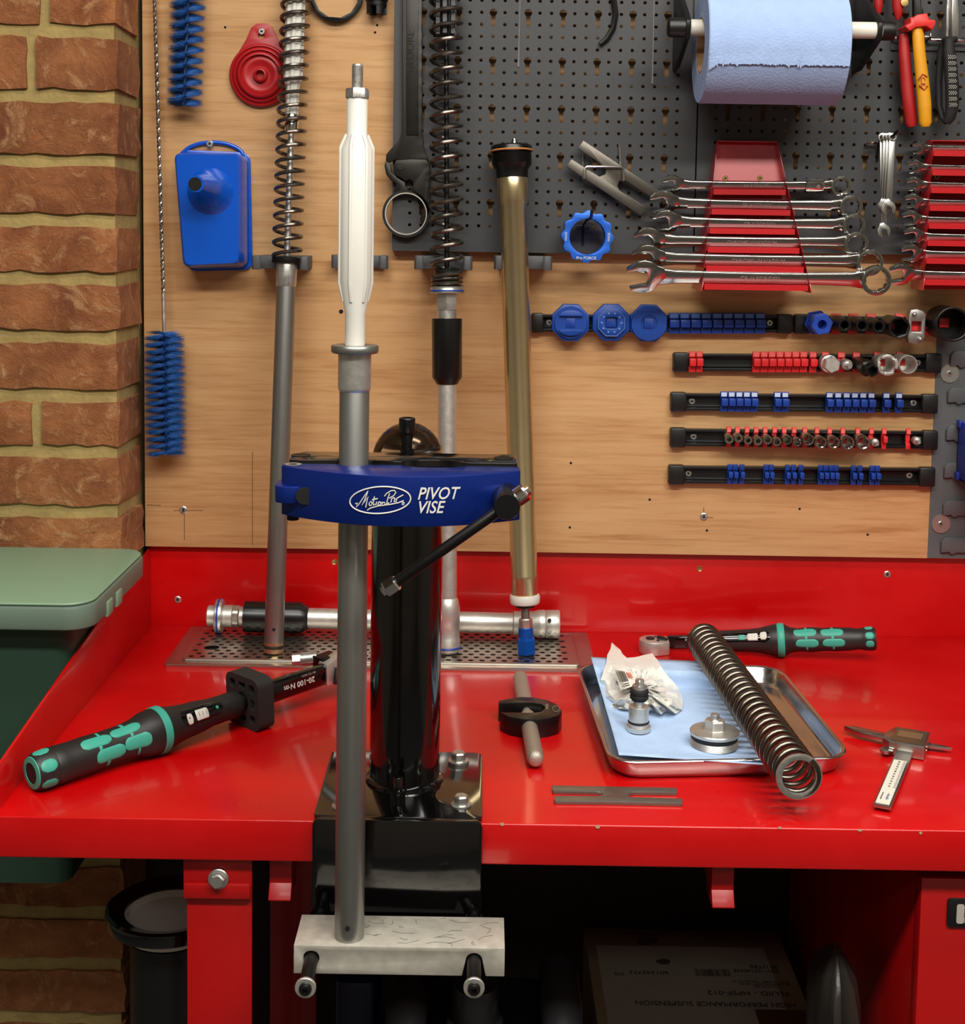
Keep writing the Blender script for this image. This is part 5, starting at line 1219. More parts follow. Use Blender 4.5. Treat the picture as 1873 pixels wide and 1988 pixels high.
s2 = [(1783, 286, 13), (1775, 323, 14), (1774, 357, 14.5), (1772, 391, 15.5), (1768, 425, 17), (1772, 458, 18), (1768, 492, 19), (1748, 532, 22)]
nm = ['smallest', 'second smallest', 'third smallest', 'fourth smallest', 'fifth smallest', 'third largest', 'second largest', 'largest']
for i, (a, b_, rj) in enumerate(s2):
    y = YG - .022 - (b_ - 286)*.00009; pL = W(a, b_, y); u1 = mpp(pL); pR = pL + Vector((.13 + .008*i, 0, 0)); held2.append((pL, pR, rj*.9*u1*.42))
    spanner(pL, pR, rj*u1, rj*.9*u1, rj*.9*u1, nm[i] + ' chrome combination spanner in the red rack under the pliers', 'spanners in the second red rack')
rk2 = rack((1800, 273), (1905, 272), (1935, 560), (1768, 560), held2, .026, 'red spanner rack under the pliers with small chrome spanners')
screw(1818, 343, YG - .0087, 6, rk2, brass)
# bunch of small open spanners on a hook
sx0 = [(1731, 271, 1723, 404, 8, 14, YG - .050), (1725, 270, 1719, 402, 8, 13, YG - .044), (1719, 271, 1715, 400, 8, 12, YG - .038), (1712, 272, 1714, 448, 9, 12.5, YG - .030)]
sl = ['front small satin open ended spanner on the pegboard hook', 'second small open ended spanner of the bunch on the hook', 'third small open ended spanner of the bunch on the hook', 'longest small open ended spanner at the back of the bunch']
satin = mat('satin_chrome', '#c9c8c4', .3, 1.0)
for (a, b_, c, d, re, rj, y), lb_ in zip(sx0, sl):
    pT, pB_ = W(a, b_, y), W(c, d, y); u1 = mpp(pT); x = (pT - pB_).normalized(); v = Vector((0, -1, 0)).cross(x).normalized(); L_ = (pT - pB_).length
    t = T('open_spanner', lb_, 'spanner', pB_, 'small spanners on the hook')
    b = B(); n = Vector((0, -1, 0)); Rj = rj*u1
    b.prism([(p[0]*.97 - p[1]*.25, p[0]*.25 + p[1]*.97) for p in jaw_o(Rj, Rj*.42)], pB_, x, v, n*.0036)
    b.prism([(Rj*.7, -6*u1), (L_, -5.5*u1), (L_, 5.5*u1), (Rj*.7, 6*u1)], pB_ + n*.0003, x, v, n*.003)
    b.prism(circ(L_ + re*.5*u1, 0, re*u1, 20), pB_ - n*.0003, x, v, n*.0042, [circ(L_ + re*.5*u1, 0, re*.55*u1, 14)])
    b.done('forging', satin, t, bev=.0005)
h2 = T('tool_hook', 'short chrome hook with black tip carrying the small spanners', 'hook', W(1712, 268, YG))
B().tube([W(1703, 312, YG - .002), W(1705, 285, YG - .004), W(1708, 267, YG - .018), W(1712, 265.4, YG - .032), W(1719, 265.2, YG - .040), W(1725, 264.5, YG - .046), W(1731, 264.9, YG - .052), W(1736, 261, YG - .060), W(1742, 254, YG - .066)], [.0015]*7 + [.002, .002], 8).done('hook_wire', black_oxide, h2)
B().tube([W(1682 + 20*t, 280 - 5*math.sin(PI*t), YG - .006 - .006*math.sin(PI*t)) for t in [k/8 for k in range(9)]], .0020, 8).done('hook_base', chrome, h2)
# ================================================================== paper roll on its holder
yr = YG - .105; RR = .0690
ca_, cb_ = W(1360, 55, yr), W(1654, 90, yr - .069)
xl_, xr2 = ca_.x, cb_.x; cz = W(1360, 54, yr).z; czr = cz + 16*mpp(ca_) - .0312      # the core hangs on top of the rod
roll_m = mat('blue_paper_roll', '#9db4de', .95, 0, var=.04, vscale=60); crepe(roll_m, 330)
rl = T('paper_roll', 'large roll of light blue paper towel on a white rod', 'paper roll', ((xl_ + xr2)/2, yr, czr - RR))
oL = Vector((xl_, yr, czr)); Lr = xr2 - xl_
B().lathe([(.034, 0), (RR - .001, 0), (RR, .001), (RR, Lr - .001), (RR - .001, Lr), (.034, Lr)], oL, X, 96, closed=True).done('wound_paper', roll_m, rl, ang=30)
B().lathe([(.031, .0005), (.0338, .0005), (.0338, Lr - .0005), (.031, Lr - .0005)], oL, X, 48, closed=True).done('cardboard_core', mat('cardboard', '#a8845c', .9), rl)
rj_ = random.Random(11)
jag = [rj_.gauss(0, .008) - (.06 if rj_.random() < .05 else 0) for _ in range(121)]
af = -.42                                           # tear line angle measured from the horizontal towards the viewer
def flap(u, v):
    k = int(round(u*120)); a1 = af + jag[k] - (.11*max(0, 1 - u/.06))
    a = PI*.62 + (a1 - PI*.62)*v; r = RR + .0004 + (.0022*max(0, v - .93)/.07)
    return Vector((xl_ + .0012 + (Lr - .002)*u, yr - r*math.cos(a), czr + r*math.sin(a)))
fo = B().grid(flap, 121, 40).done('loose_sheet', roll_m, rl, recalc=True)
ho = T('roll_holder', 'black bracket and white rod carrying the blue paper roll', 'holder', (xl_, YG, cz))
rodm = mat('ivory_rod', '#e2ddd0', .4)
e0_, e1_ = W(1340, 55, yr), W(1704, 58, yr); rr0 = 16*mpp(e0_)
B().cyl((e0_.x - .002, yr, cz), (e1_.x + .004, yr, cz), rr0, seg=32).done('rod', rodm, ho)
for px0, px1 in ((1295, 1331), (1711, 1737)):
    a, c = W(px0, 55, yr), W(px1, 55, yr); sg = px0 < 1500
    prf = [(0, 0), (rr0*.85, 0), (rr0*1.15, .002), (rr0*1.2, .006), (rr0*1.2, c.x - a.x)] if sg else [(rr0*1.2, 0), (rr0*1.2, c.x - a.x - .006), (rr0*1.1, c.x - a.x - .001), (rr0*.8, c.x - a.x), (0, c.x - a.x)]
    B().lathe(prf, Vector((a.x, yr, cz)), X, 32).done('end_knob', black_plastic, ho)
for px in (1336, 1706):
    xx = W(px, 55, yr).x; sl0 = 1 if px < 1500 else 1
    B().prism([(yr - rr0*1.4, cz - .001), (yr - rr0*.9, cz - rr0*1.3), (yr + .02, cz - .022), (yr + .075, cz - .040), (YG - .001, cz - .040), (YG - .001, cz + .075), (yr + .06, cz + .05), (yr - rr0*.5, cz + rr0*1.4), (yr - rr0*1.4, cz + rr0*.7)], (xx - .0045, 0, 0), Y, Z, (.006, 0, 0)).done('side_bracket', black_plastic, ho, bev=.0012)
B().span((W(1345, 55, YG).x, YG - .004, cz - .01), (W(1690, 55, YG).x, YG - .0005, cz + .07)).done('back_rail', black_plastic, ho, bev=.001)
# ================================================================== pliers
yp = YG - .034
def ptube(rows, name, m, par, seg=14, flat=.8):
    pts = [W(px, py, y) for px, py, hw, y in rows]
    return B().tube(pts, [(hw*mpp(p), hw*mpp(p)*flat) for (px, py, hw, y), p in zip(rows, pts)], seg).done(name, m, par)
red_h = mat('red_grip', '#a81c1c', .45); yel_h = mat('yellow_grip', '#d9960c', .5, 0, var=.06, vscale=80)
pl1 = T('pliers', 'insulated pliers with one red and one yellow handle on a chrome hook', 'pliers', W(1780, 245, yp))
ptube([(1754, 66, 9, yp + .008), (1755, 95, 11, yp + .008), (1758, 140, 12.5, yp + .008), (1763, 190, 13, yp + .008), (1769, 238, 12.5, yp + .008), (1770, 246, 9, yp + .008)], 'red_handle', red_h, pl1)
yh_ = ptube([(1780, 55, 10, yp - .004), (1782, 70, 11.5, yp - .006), (1785, 110, 12, yp - .006), (1790, 155, 13, yp - .006), (1794, 200, 13.5, yp - .006), (1796, 238, 12.5, yp - .006), (1796, 246, 8, yp - .006)], 'yellow_handle', yel_h, pl1)
B().prism([cg(*p) for p in ((1740, 58), (1752, 52), (1751, 40), (1757, 42), (1764, 36), (1784, 33), (1787, 45), (1799, 46), (1800, 53), (1793, 66), (1782, 58), (1762, 60), (1750, 68))], (0, yp - .014, 0), X, Z, (0, .0345, 0)).done('hand_guard', mat('bright_red_grip', '#d8302c', .45), pl1, bev=.002)
B().prism([cg(*p) for p in ((1762, -40), (1776, -40), (1777, 22), (1781, 24), (1781, 38), (1763, 38))], (0, yp - .004, 0), X, Z, (0, .010, 0)).done('jaw', gd, pl1, bev=.001)
pc_ = W(1755, 5, yp); B().lathe([(.005, 0), (.0048, .002), (0, .0025)], pc_, (0, -1, 0), 18).done('pivot', brass, pl1)
ckm = mat('logo_red', '#a5301c', .5)
yk = yp - .006 - 11.0*mpp(W(1790, 160, yp))
for ch_ in ([(1782, 155), (1791, 144), (1800, 149)], [(1784, 165), (1794, 175), (1801, 166)]): B().tube([W(px, py, yk) for px, py in ch_], .0009, 6).done('logo_chevron', ckm, yh_)
text('C.K', .0078, ckm, frame(Vector(W(1791.5, 159, yk - .0002)), Vector((.08, 0, -1)), (0, -1, 0)), yh_, ext=.0003)
yp = YG - .031
pl2 = T('pliers', 'long nosed pliers with black dotted grips on the chrome hook', 'pliers', W(1845, 238, yp))
bg = ptube([(1843, 76, 10, yp - .004), (1842, 95, 11.5, yp - .006), (1845, 130, 13, yp - .007), (1848, 170, 13.5, yp - .008), (1848, 205, 13, yp - .008), (1844, 228, 11, yp - .007), (1837, 238, 8, yp - .004)], 'front_grip', black_rubber, pl2)
ptube([(1830, 84, 7, yp + .010), (1826, 110, 8, yp + .012), (1822, 160, 7, yp + .014), (1823, 205, 6, yp + .012), (1829, 228, 6, yp + .007), (1837, 238, 6, yp)], 'rear_grip', black_rubber, pl2)
B().lathe([(10*mpp(pc_), 0), (15*mpp(pc_), .002), (15.5*mpp(pc_), .005), (11*mpp(pc_), .008)], W(1843, 84, yp), (0, 0, 1), 24).done('finger_guard', black_rubber, pl2)
B().prism([cg(*p) for p in ((1838, -60), (1844, -60), (1850, 20), (1851, 40), (1849, 76), (1837, 76), (1836, 30))], (0, yp - .004, 0), X, Z, (0, .007, 0)).done('jaw', satin, pl2, bev=.0012)
B().prism([cg(*p) for p in ((1834, -30), (1838, -60), (1838, 20), (1834, 76), (1829, 74), (1830, 20))], (0, yp + .003, 0), X, Z, (0, .006, 0)).done('rear_jaw', steel, pl2, bev=.001)
b = B()
for r_ in range(9):
    for k in range(4):
        for q in range(3):
            p = W(1841 + r_*.3 + k*4 + (2 if q % 2 else 0), 108 + r_*11.6 + q*2.6, yp - .0175); b.box(p, (.0011, .0006, .0009))
o_ = b.done('grip_dots', mat('pale_dots', '#b9b5ab', .6), bg); o_['kind'] = 'stuff'
yp = YG - .034
pl3 = T('pliers', 'pliers with worn red handles hanging at the top beside the paper roll', 'pliers', W(1720, 30, yp))
ptube([(1703, -60, 9, yp + .01), (1705, -20, 9.5, yp + .01), (1705, 8, 9, yp + .01), (1705, 24, 6, yp + .01), (1704, 29, 2, yp + .01)], 'handle', red_h, pl3)
ptube([(1738, -60, 10, yp + .006), (1741, -20, 11, yp + .006), (1743, 15, 11, yp + .006), (1743, 32, 7, yp + .006), (1742, 39, 2, yp + .006)], 'handle', red_h, pl3)
hk3 = T('tool_hook', 'long chrome plier hook with upright posts on the pegboard', 'hook', W(1800, 74, YG))
for px0, px1, py0, py1 in ((1735, 1758, 73, 74), (1790, 1812, 71, 72), (1806, 1900, 77, 80)):
    B().cyl(W(px0, py0, YG - .0138), W(px1, py1, YG - .0138), .0019, seg=10).done('bar', chrome, hk3, bev=.0006)
for px in (1737, 1806, 1855):
    p0, p1 = W(px, 72, YG - .0138), W(px, 49, YG - .0138)
    B().lathe([(0, -.002), (.0022, 0), (.0014, .003), (.0012, .006), (.0012, (p1 - p0).length - .004), (.0022, (p1 - p0).length), (0, (p1 - p0).length + .002)], p0, p1 - p0, 12).done('post', chrome, hk3)
    B().cyl(p0, Vector((p0.x, YG - .0005, p0.z - .002)), .0016, seg=8).done('stem', chrome, hk3)
B().span((W(1728, 90, YG).x, YG - .003, W(1760, 98, YG).z), (.80, YG - .0005, W(1760, 84, YG).z)).done('base_strip', pegm, hk3)
# ================================================================== socket rails
def lathe2(rows, o, d, seg=36, u=None):
    """rows (radius, height, shape or None): rings of one seg count, so a round outside can turn into a hex bore"""
    b = B(); o, d = Vector(o), Vector(d).normalized()
    uu, w = perp(d) if u is None else (Vector(u), d.cross(Vector(u)))
    R_ = []
    for r, h, sh in rows:
        if r < 1e-7: R_.append([b.bm.verts.new(o + d*h)]); continue
        R_.append([b.bm.verts.new(o + d*h + uu*(r*(sh(a) if sh else 1)*math.cos(a)) + w*(r*(sh(a) if sh else 1)*math.sin(a))) for a in [2*PI*k/seg for k in range(seg)]])
    for A_, B_ in zip(R_, R_[1:]):
        for k in range(seg):
            k2 = (k + 1) % seg
            if len(B_) == 1: b.bm.faces.new((A_[k], A_[k2], B_[0]))
            elif len(A_) == 1: b.bm.faces.new((A_[0], B_[k2], B_[k]))
            else: b.bm.faces.new((A_[k], A_[k2], B_[k2], B_[k]))
    return b
star12 = lambda a: .93 + .07*math.cos(12*a)
rail_m = mat('black_rail', '#0d0d0e', .38)
RD = .011
def rail(pL, pR, capL, capR, label, h=33, caps=38):
    """pL, pR: photo ends (x, y centre)"""
    a, c = W(*pL, YW), W(*pR, YW); u1 = mpp(a); t = T('socket_rail', label, 'socket rail', (a + c)/2)
    x = (c - a).normalized(); z = Vector((0, -1, 0)).cross(x)*-1
    if z.z < 0: z = -z
    L_ = (c - a).length; hh = h*u1
    sec = [(0, -hh/2), (-RD, -hh/2), (-RD, -hh/2 + .0035), (-.006, -hh/2 + .0042), (-.0035, -hh/2 + .006), (-.0035, hh/2 - .006), (-.006, hh/2 - .0042), (-RD, hh/2 - .0035), (-RD, hh/2), (0, hh/2)]
    B().prism(sec, a, Y, z, x*(L_ - .010)).done('channel', rail_m, t, bev=.0003)
    for p, w_ in ((a, capL), (c, -capR)):
        cc = p + x*(w_*u1/2)
        B().box(cc + Vector((0, -.0074 if p is c else -.0068, 0)), (abs(w_)*u1, .0124 if p is c else .0136, caps*u1), Matrix((x, Y, z)).transposed()).done('end_cap', black_plastic, t, bev=.0024)
    t['ux'] = 0
    return t, x, z, u1
def clip(t, px, py, w, m, x, z, u1, kind='square', lab=None, h=40, stub=True):
    """spring clip that slides on the rail; px,py on the rail face"""
    o = W(px, py, YW - RD); hh = h*u1; ww = w*u1; R3 = Matrix((x, Y, z)).transposed(); b = B()
    b.box(o + Vector((0, -.0006, 0)) + z*(hh*.36), (ww*.94, .004, hh*.28), R3)
    b.box(o + Vector((0, -.0006, 0)) - z*(hh*.36), (ww*.94, .004, hh*.28), R3)
    b.box(o + Vector((0, .002, 0)), (ww*.9, .003, hh*.6), R3)
    if stub: b.box(o + Vector((0, -.0045, 0)), (ww*.88 if kind == 'square' else ww*.8, .013, hh*.36 if kind == 'square' else hh*.30), R3)
    cl_ = b.done('clip', m, t, bev=.0006)
    if lab: B().box(o + Vector((0, -.0027, 0)) + z*(hh*.36), (ww*.74, .0004, hh*.20), R3).done('clip_label', lab, cl_)
    return cl_
pale = mat('pale_label', '#c3cbe0', .5); paleb = mat('light_blue_label', '#5f7fc4', .45); paler = mat('light_red_label', '#e2685f', .45)
def rscrew(t, px, py): screw(px, py, YW - .0036, 6.3, t)
def sock(label, px, py, r, ln, m, hx='hex', bore=.70, base=None, group=None, mat_in=None, dep_=.75, name='socket', collar=None, drive=None):
    """socket pushed on a clip: px,py,r = photo circle of its open end; ln = length from the rail"""
    yfr = YW - RD - ln; f = W(px, py, yfr); R_ = r*mpp(f); o = Vector((f.x, YW - RD - .001, f.z)); d = f - o
    t = T(name, label, 'socket', o, group)
    sh = {'hex': hexa(6, .3), 'star': star12, 'round': None}[hx]; L_ = ln - .001; rb = base or 1.0
    rows = [(0, 0, None), (R_*rb*.97, 0, None), (R_*rb, .001, None), (R_*rb, L_*.45, None), (R_, L_*.55, None), (R_, L_ - .0008, None), (R_*.95, L_, None), (R_*(bore + .06), L_, None), (R_*bore, L_ - .001, sh), (R_*bore, L_*(1 - dep_), sh), (0, L_*(1 - dep_), None)]
    lathe2(rows, o, d, 48).done('body', m, t, ang=32)
    if drive: B().box(o + d.normalized()*(L_*(1 - dep_) + .0012), (drive, .0026, drive)).done('drive_square', red_clip, t, bev=.0003)
    return t
# ---- upper blue rail
r1, x_, z_, u1 = rail((1031, 626), (1534, 628), 23, 29, 'black socket rail with blue clips and three blue caps', 33)
for px, py in ((1066, 626), (1494, 627)): rscrew(r1, px, py)
for k in range(9): clip(r1, 1307.5 + k*20.9, 627.5, 20.6, blue_clip, x_, z_, u1, 'square', paleb, 40)
def knob(px, py, label, style):
    f = W(px, py, YW - RD - .016); u = mpp(f); o = Vector((f.x, YW - RD - .0005, f.z)); d = Vector((0, -1, 0)); t = T('cap_tool', label, 'cap tool', o, 'blue cap tools on the upper rail')
    oct_ = [(( 37 + (1.5 if k % 2 else 0))*u*math.cos(k*PI/8 + PI/8), (37 + (1.5 if k % 2 else 0))*u*math.sin(k*PI/8 + PI/8)) for k in range(16)]
    oct_ = circ(0, 0, 39*u, 8, PI/8)
    B().prism(oct_, o, X, Z, d*.011).done('octagon_body', blue_knob, t, bev=.0012)
    q = o + d*.011
    if style == 0:
        B().lathe([(32*u, 0), (31*u, .003), (0, .003)], q, d, 40).done('face', blue_knob, t)
        for s_ in (-1, 1):
            pts = [(22*u*math.cos(a)*1.05, s_*(13*u + 12*u*math.sin(a))) for a in [PI*k/10 for k in range(11)]]
            B().prism(pts, q + d*.003, X, Z, d*.004).done('grip_bar', blue_knob, t, bev=.0008)
    elif style == 1:
        B().prism(circ(0, 0, 28*u, 8, PI/8), q, X, Z, d*.005, [rrect(-11*u, -11*u, 11*u, 11*u, 3*u)]).done('face', blue_knob, t, bev=.0006)
        B().tube([q + d*.0052 + X*p[0] + Z*p[1] for p in circ(0, 0, 27.5*u, 8, PI/8)], .0005, 5, closed=True).done('worn_edge', paleb, t)
        for k in range(10): B().lathe([(2.4*u, 0), (1.8*u, .0008), (0, .001)], q + d*.005 + X*(19*u*math.cos(k*PI/5)) + Z*(19*u*math.sin(k*PI/5)), d, 10).done('rivet', paleb, t)
    else:
        B().lathe([(35*u, 0), (34*u, .0035), (16*u, .0035), (15*u, .001), (0, .001)], q, d, 44).done('face', blue_knob, t, ang=30)
        B().prism([(-10*u, -14*u), (18*u, -26*u), (20*u, 22*u), (2*u, 28*u), (-10*u, 24*u)], q + d*.0012, X, Z, d*.0012).done('recess', blue_clip, t)
    B().prism(rrect(-10*u, -9*u, 9*u, 9*u, 2*u), q + d*(.0015 if style != 1 else .0008), X, Z, d*(.0022 if style != 1 else .001)).done('drive_square', blue_clip, t, bev=.0004)
knob(1108, 627, 'blue octagonal cap tool with two raised grip bars', 0); knob(1187, 627, 'blue octagonal cap tool with ring of rivets', 1); knob(1260, 628, 'blue octagonal cap tool with round dished face', 2)
# ---- upper right rail
r2, x_, z_, u1 = rail((1538, 628), (1960, 634), 31, 30, 'black socket rail with red clips and black impact sockets')
for px in (1592, 1622, 1655, 1689, 1745): clip(r2, px, 629, 19, red_clip, x_, z_, u1, 'square', paler, 40, stub=False)
clip(r2, 1801, 630, 17, red_clip, x_, z_, u1, 'square', paler, 42)
f = W(1596, 630, YW - .050); u = mpp(f); o = Vector((f.x - .001, YW - RD - .001, f.z + .001)); d = f - o
t = T('hex_adapter', 'bright blue hexagon adapter on the red clip rail', 'socket', o)
lathe2([(0, 0, None), (22.5*u, 0, hexa(6, .2)), (22.5*u, .005, hexa(6, .2)), (25*u, .006, hexa(6, .2)), (25*u, .014, hexa(6, .2)), (22*u, .0135, hexa(6, .2)), (22*u, d.length - .001, hexa(6, .2)), (20.5*u, d.length, hexa(6, .2)), (9*u, d.length, None), (8.5*u, d.length - .02, None), (0, d.length - .02, None)], o, d, 48).done('body', mat('blue_adapter', '#2f55c0', .35, .3), t, ang=25)
imp = mat('impact_black', '#1d1b1a', .38, .5)
for px, py, k in ((1640, 631, 'first'), (1674, 632, 'second'), (1706, 634, 'third')): sock(k + ' small black impact socket right of the blue hexagon adapter', px, py, 12.6, .050, imp, 'hex', .66, 1.2, 'small black impact sockets')
sock('wide black impact socket next to the two-pin plate', 1746, 636, 21, .052, imp, 'hex', .86, .95, drive=.0095)
f = W(1779, 634, YW - .040); u = mpp(f); o = f.copy()
t = T('pin_tool', 'silver plate tool with two pins on the red clip rail', 'tool', Vector((f.x, YW - RD, f.z)))
pl_ = [(-16*u, -22*u), (-14*u, -31*u), (0, -35*u), (13*u, -30*u), (17*u, -20*u), (17*u, 22*u), (13*u, 30*u), (0, 34*u), (-12*u, 32*u), (-15*u, 22*u)]
B().prism(pl_, f, X, Z, (0, .014, 0), [rrect(-9.5*u, -10*u, 9.5*u, 10*u, 1*u)]).done('plate', mat('cast_silver', '#a9a6a0', .42, .9), t, bev=.0008)
for dx, dz in ((-6, 24), (7, -24)): B().lathe([(4.5*u, 0), (4.2*u, .003), (2.5*u, .0045), (0, .005)], f + Vector((dx*u, 0, dz*u)), (0, -1, 0), 16).done('pin', steel, t)
B().span(f + Vector((-9*u, .010, -9*u)), f + Vector((9*u, .0135, 9*u))).done('drive_square', red_clip, t)
sock('very large black pin socket at the end of the red clip rail', 1850, 630, 34, .050, imp, 'round', .86, .98, drive=.0125)
# ---- second rail
r3, x_, z_, u1 = rail((1305, 702), (1822, 704), 30, 31, 'black socket rail with a run of red clips and silver sockets')
for px in (1343, 1357): clip(r3, px, 702, 13.6, red_clip, x_, z_, u1, 'square', paler, 40)
for k in range(7): clip(r3, 1467 + k*15.3, 702.5, 15, red_clip, x_, z_, u1, 'square', paler, 40)
clip(r3, 1577, 703, 14.5, red_clip, x_, z_, u1, 'square', paler, 40)
for px in (1601, 1632, 1661, 1702, 1746): clip(r3, px, 703, 15, red_clip, x_, z_, u1, 'square', paler, 40, stub=False)
rscrew(r3, 1781, 704)
f = W(1616, 709, YW - .046); u = mpp(f); o = W(1604, 704, YW - RD - .001); d = f - o
t = T('hex_bit', 'large silver hexagon bit socket on the red clip rail', 'socket', o)
lathe2([(0, 0, None), (17*u, 0, None), (17*u, .018, None), (15*u, .019, hexa(6, .4)), (16.8*u, .020, hexa(6, .4)), (16.8*u, d.length - .0015, hexa(6, .4)), (14.8*u, d.length, hexa(6, .4)), (0, d.length, None)], o, d, 36).done('body', alu, t, ang=25)
f = W(1650, 711, YW - .046); o = W(1638, 705, YW - RD - .001); d = f - o
t = T('hex_bit', 'small dark bit socket with silver sleeve on the red clip rail', 'socket', o)
lathe2([(0, 0, None), (10.5*u, 0, None), (11*u, .018, None), (10*u, .0195, None), (6*u, .0195, None), (5*u, .020, hexa(6)), (5*u, d.length, hexa(6)), (0, d.length, None)], o, d, 36).done('body', steel, t, ang=25)
f = W(1694, 720, YW - .070); o = W(1664, 705, YW - RD - .001); d = f - o; L_ = d.length
t = T('impact_socket', 'black stepped impact hexagon socket on the red clip rail', 'socket', o)
lathe2([(0, 0, None), (14*u, 0, None), (14.5*u, L_*.4, None), (16.5*u, L_*.45, hexa(6, .2)), (16.5*u, L_*.72, hexa(6, .2)), (13*u, L_*.75, hexa(6, .5)), (13*u, L_ - .001, hexa(6, .5)), (12*u, L_, hexa(6, .5)), (9.5*u, L_, hexa(6, .5)), (9*u, L_*.8, hexa(6, .5)), (0, L_*.8, None)], o, d, 36).done('body', imp, t, ang=22)
cst = sock('silver castellated ring socket on the red clip rail', 1721, 708, 20.5, .034, alu, 'round', .70, .85, drive=.009)
f = W(1721, 708, YW - RD - .034); u = mpp(f)
for k in range(4):
    a = k*PI/2 + .15; arc = [(20.5*u*math.cos(a + q), 20.5*u*math.sin(a + q)) for q in (-.55, -.28, 0, .28, .55)] + [(14.6*u*math.cos(a + q), 14.6*u*math.sin(a + q)) for q in (.55, .28, 0, -.28, -.55)]
    B().prism(arc, f, X, Z, (0, -.006, 0)).done('castle_tooth', alu, cst, bev=.0003)
sock('plain wide silver socket beside the rail screw', 1763, 708, 18.5, .040, alu, 'round', .86, .95, drive=.0085)
# ---- third rail
r4, x_, z_, u1 = rail((1300, 778.5), (1815, 782.5), 30, 31, 'black socket rail with empty blue clips carrying white labels')
py3 = lambda px: 778.5 + 4*(px - 1300)/515
for px in [1404.5 + 14.7*k for k in range(5)] + [1508, 1523] + [1609, 1625.5, 1642, 1658, 1674, 1690] + [1719, 1743.5]:
    clip(r4, px, py3(px), 14.3, blue_clip, x_, z_, u1, 'square', pale, 39)
for px in (1343, 1773): rscrew(r4, px, py3(px))
# ---- fourth rail
r5, x_, z_, u1 = rail((1299, 847), (1815, 852.5), 30, 30, 'black socket rail with thirteen small silver sockets')
py4 = lambda px: 847 + 5.5*(px - 1299)/516
cxs = [440, 492, 550, 605, 660, 717, 775, 835, 900, 973, 1050, 1130, 1220, 1303, 1380, 1527]
for k, c in enumerate(cxs):
    px = 1273 + c/3.1217; clip(r5, px, py4(px), 9.5, red_clip, x_, z_, u1, 'slim', paler, 40, stub=(k == 14))
ss = [(445, 915, 28), (502, 908, 27), (560, 922, 26), (620, 925, 28), (678, 918, 28), (735, 930, 27), (797, 918, 28), (857, 932, 27), (925, 918, 35), (1000, 935, 37), (1078, 935, 38), (1163, 938, 42), (1257, 935, 44)]
nums = ['first', 'second', 'third', 'fourth', 'fifth', 'sixth', 'seventh', 'eighth', 'ninth', 'tenth', 'eleventh', 'twelfth', 'thirteenth']
dsteel = mat('socket_chrome', '#b2aca4', .26, 1.0)
for k, (cx, cy, r) in enumerate(ss):
    px, py = 1273 + cx/3.1217, 560 + cy/3.1217
    sock(nums[k] + ' small silver socket counted from the screw end of the fourth rail' if k else 'smallest bored silver socket nearest the screw of the fourth rail', px, py, r/3.1217, .024 if k < 8 else .026, dsteel, 'star' if k in (6, 8, 11) else 'hex', .45 if k < 4 else (.58 if k < 6 else .78), 1.0, 'small silver sockets on the fourth rail', drive=.0068 if k > 7 else None)
for px, py, l in ((1699, 860, 'small hex bit socket beside the empty red clip'), (1780, 857, 'small bit socket alone near the end cap of the fourth rail')):
    f = W(px + 4, py + 2, YW - .040); u = mpp(f); o = W(px - 4, py - 3, YW - RD - .001); d = f - o
    t = T('hex_bit', l, 'socket', o)
    lathe2([(0, 0, None), (8*u, 0, None), (8*u, .012, None), (7*u, .0135, None), (4*u, .014, hexa(6)), (3.6*u, d.length, hexa(6)), (0, d.length, None)], o, d, 24).done('body', steel, t, ang=25)
rscrew(r5, 1346, 847.5); rscrew(r5, 1785, 853)
# ---- fifth rail
r6, x_, z_, u1 = rail((1296, 919), (1810, 923.5), 30, 31, 'lowest black socket rail with slim empty blue clips')
py5 = lambda px: 919 + 4.5*(px - 1296)/514
for c in (447, 480, 520, 665, 697, 795, 832, 877, 995, 1027, 1060, 1090, 1195, 1233, 1307, 1340):
    px = 1273 + c/3.1217; clip(r6, px, py5(px), 10, blue_clip, x_, z_, u1, 'slim', None, 38)
for px in (1336, 1765): rscrew(r6, px, py5(px) - .5)
# blue parts bin hooked on the louvre panel, mostly out of the picture
pb_ = W(1869, 880, YV - .03)
bn = T('parts_bin', 'blue open fronted parts bin hooked on the grey louvre panel', 'bin', pb_)
bnm = mat('navy_bin_plastic', '#1c2e8e', .45)
zt1_, zt0_ = W(1869, 822, YV - .03).z, W(1869, 935, YV - .03).z; x0b = pb_.x; x1b = x0b + .10; y1b, y0b = YV - .008, YV - .11
for nm_, a, c in (('floor_panel', (x0b, y0b, zt0_), (x1b, y1b, zt0_ + .003)), ('back_panel', (x0b, y1b - .003, zt0_), (x1b, y1b, zt1_)), ('front_panel', (x0b, y0b, zt0_), (x1b, y0b + .003, zt0_ + (zt1_ - zt0_)*.45))): B().span(a, c).done(nm_, bnm, bn, bev=.0006)
for xx in (x0b, x1b - .003): B().prism([(y0b, zt0_), (y1b, zt0_), (y1b, zt1_), (y0b + .045, zt1_), (y0b, zt0_ + (zt1_ - zt0_)*.5)], (xx, 0, 0), Y, Z, (.003, 0, 0)).done('side_panel', bnm, bn, bev=.0006)
for z0_ in (zt1_ - .008, zt0_): B().span((x0b - .003, y1b - .012, z0_), (x0b + .002, y1b, z0_ + .010)).done('corner_rib', bnm, bn, bev=.001)
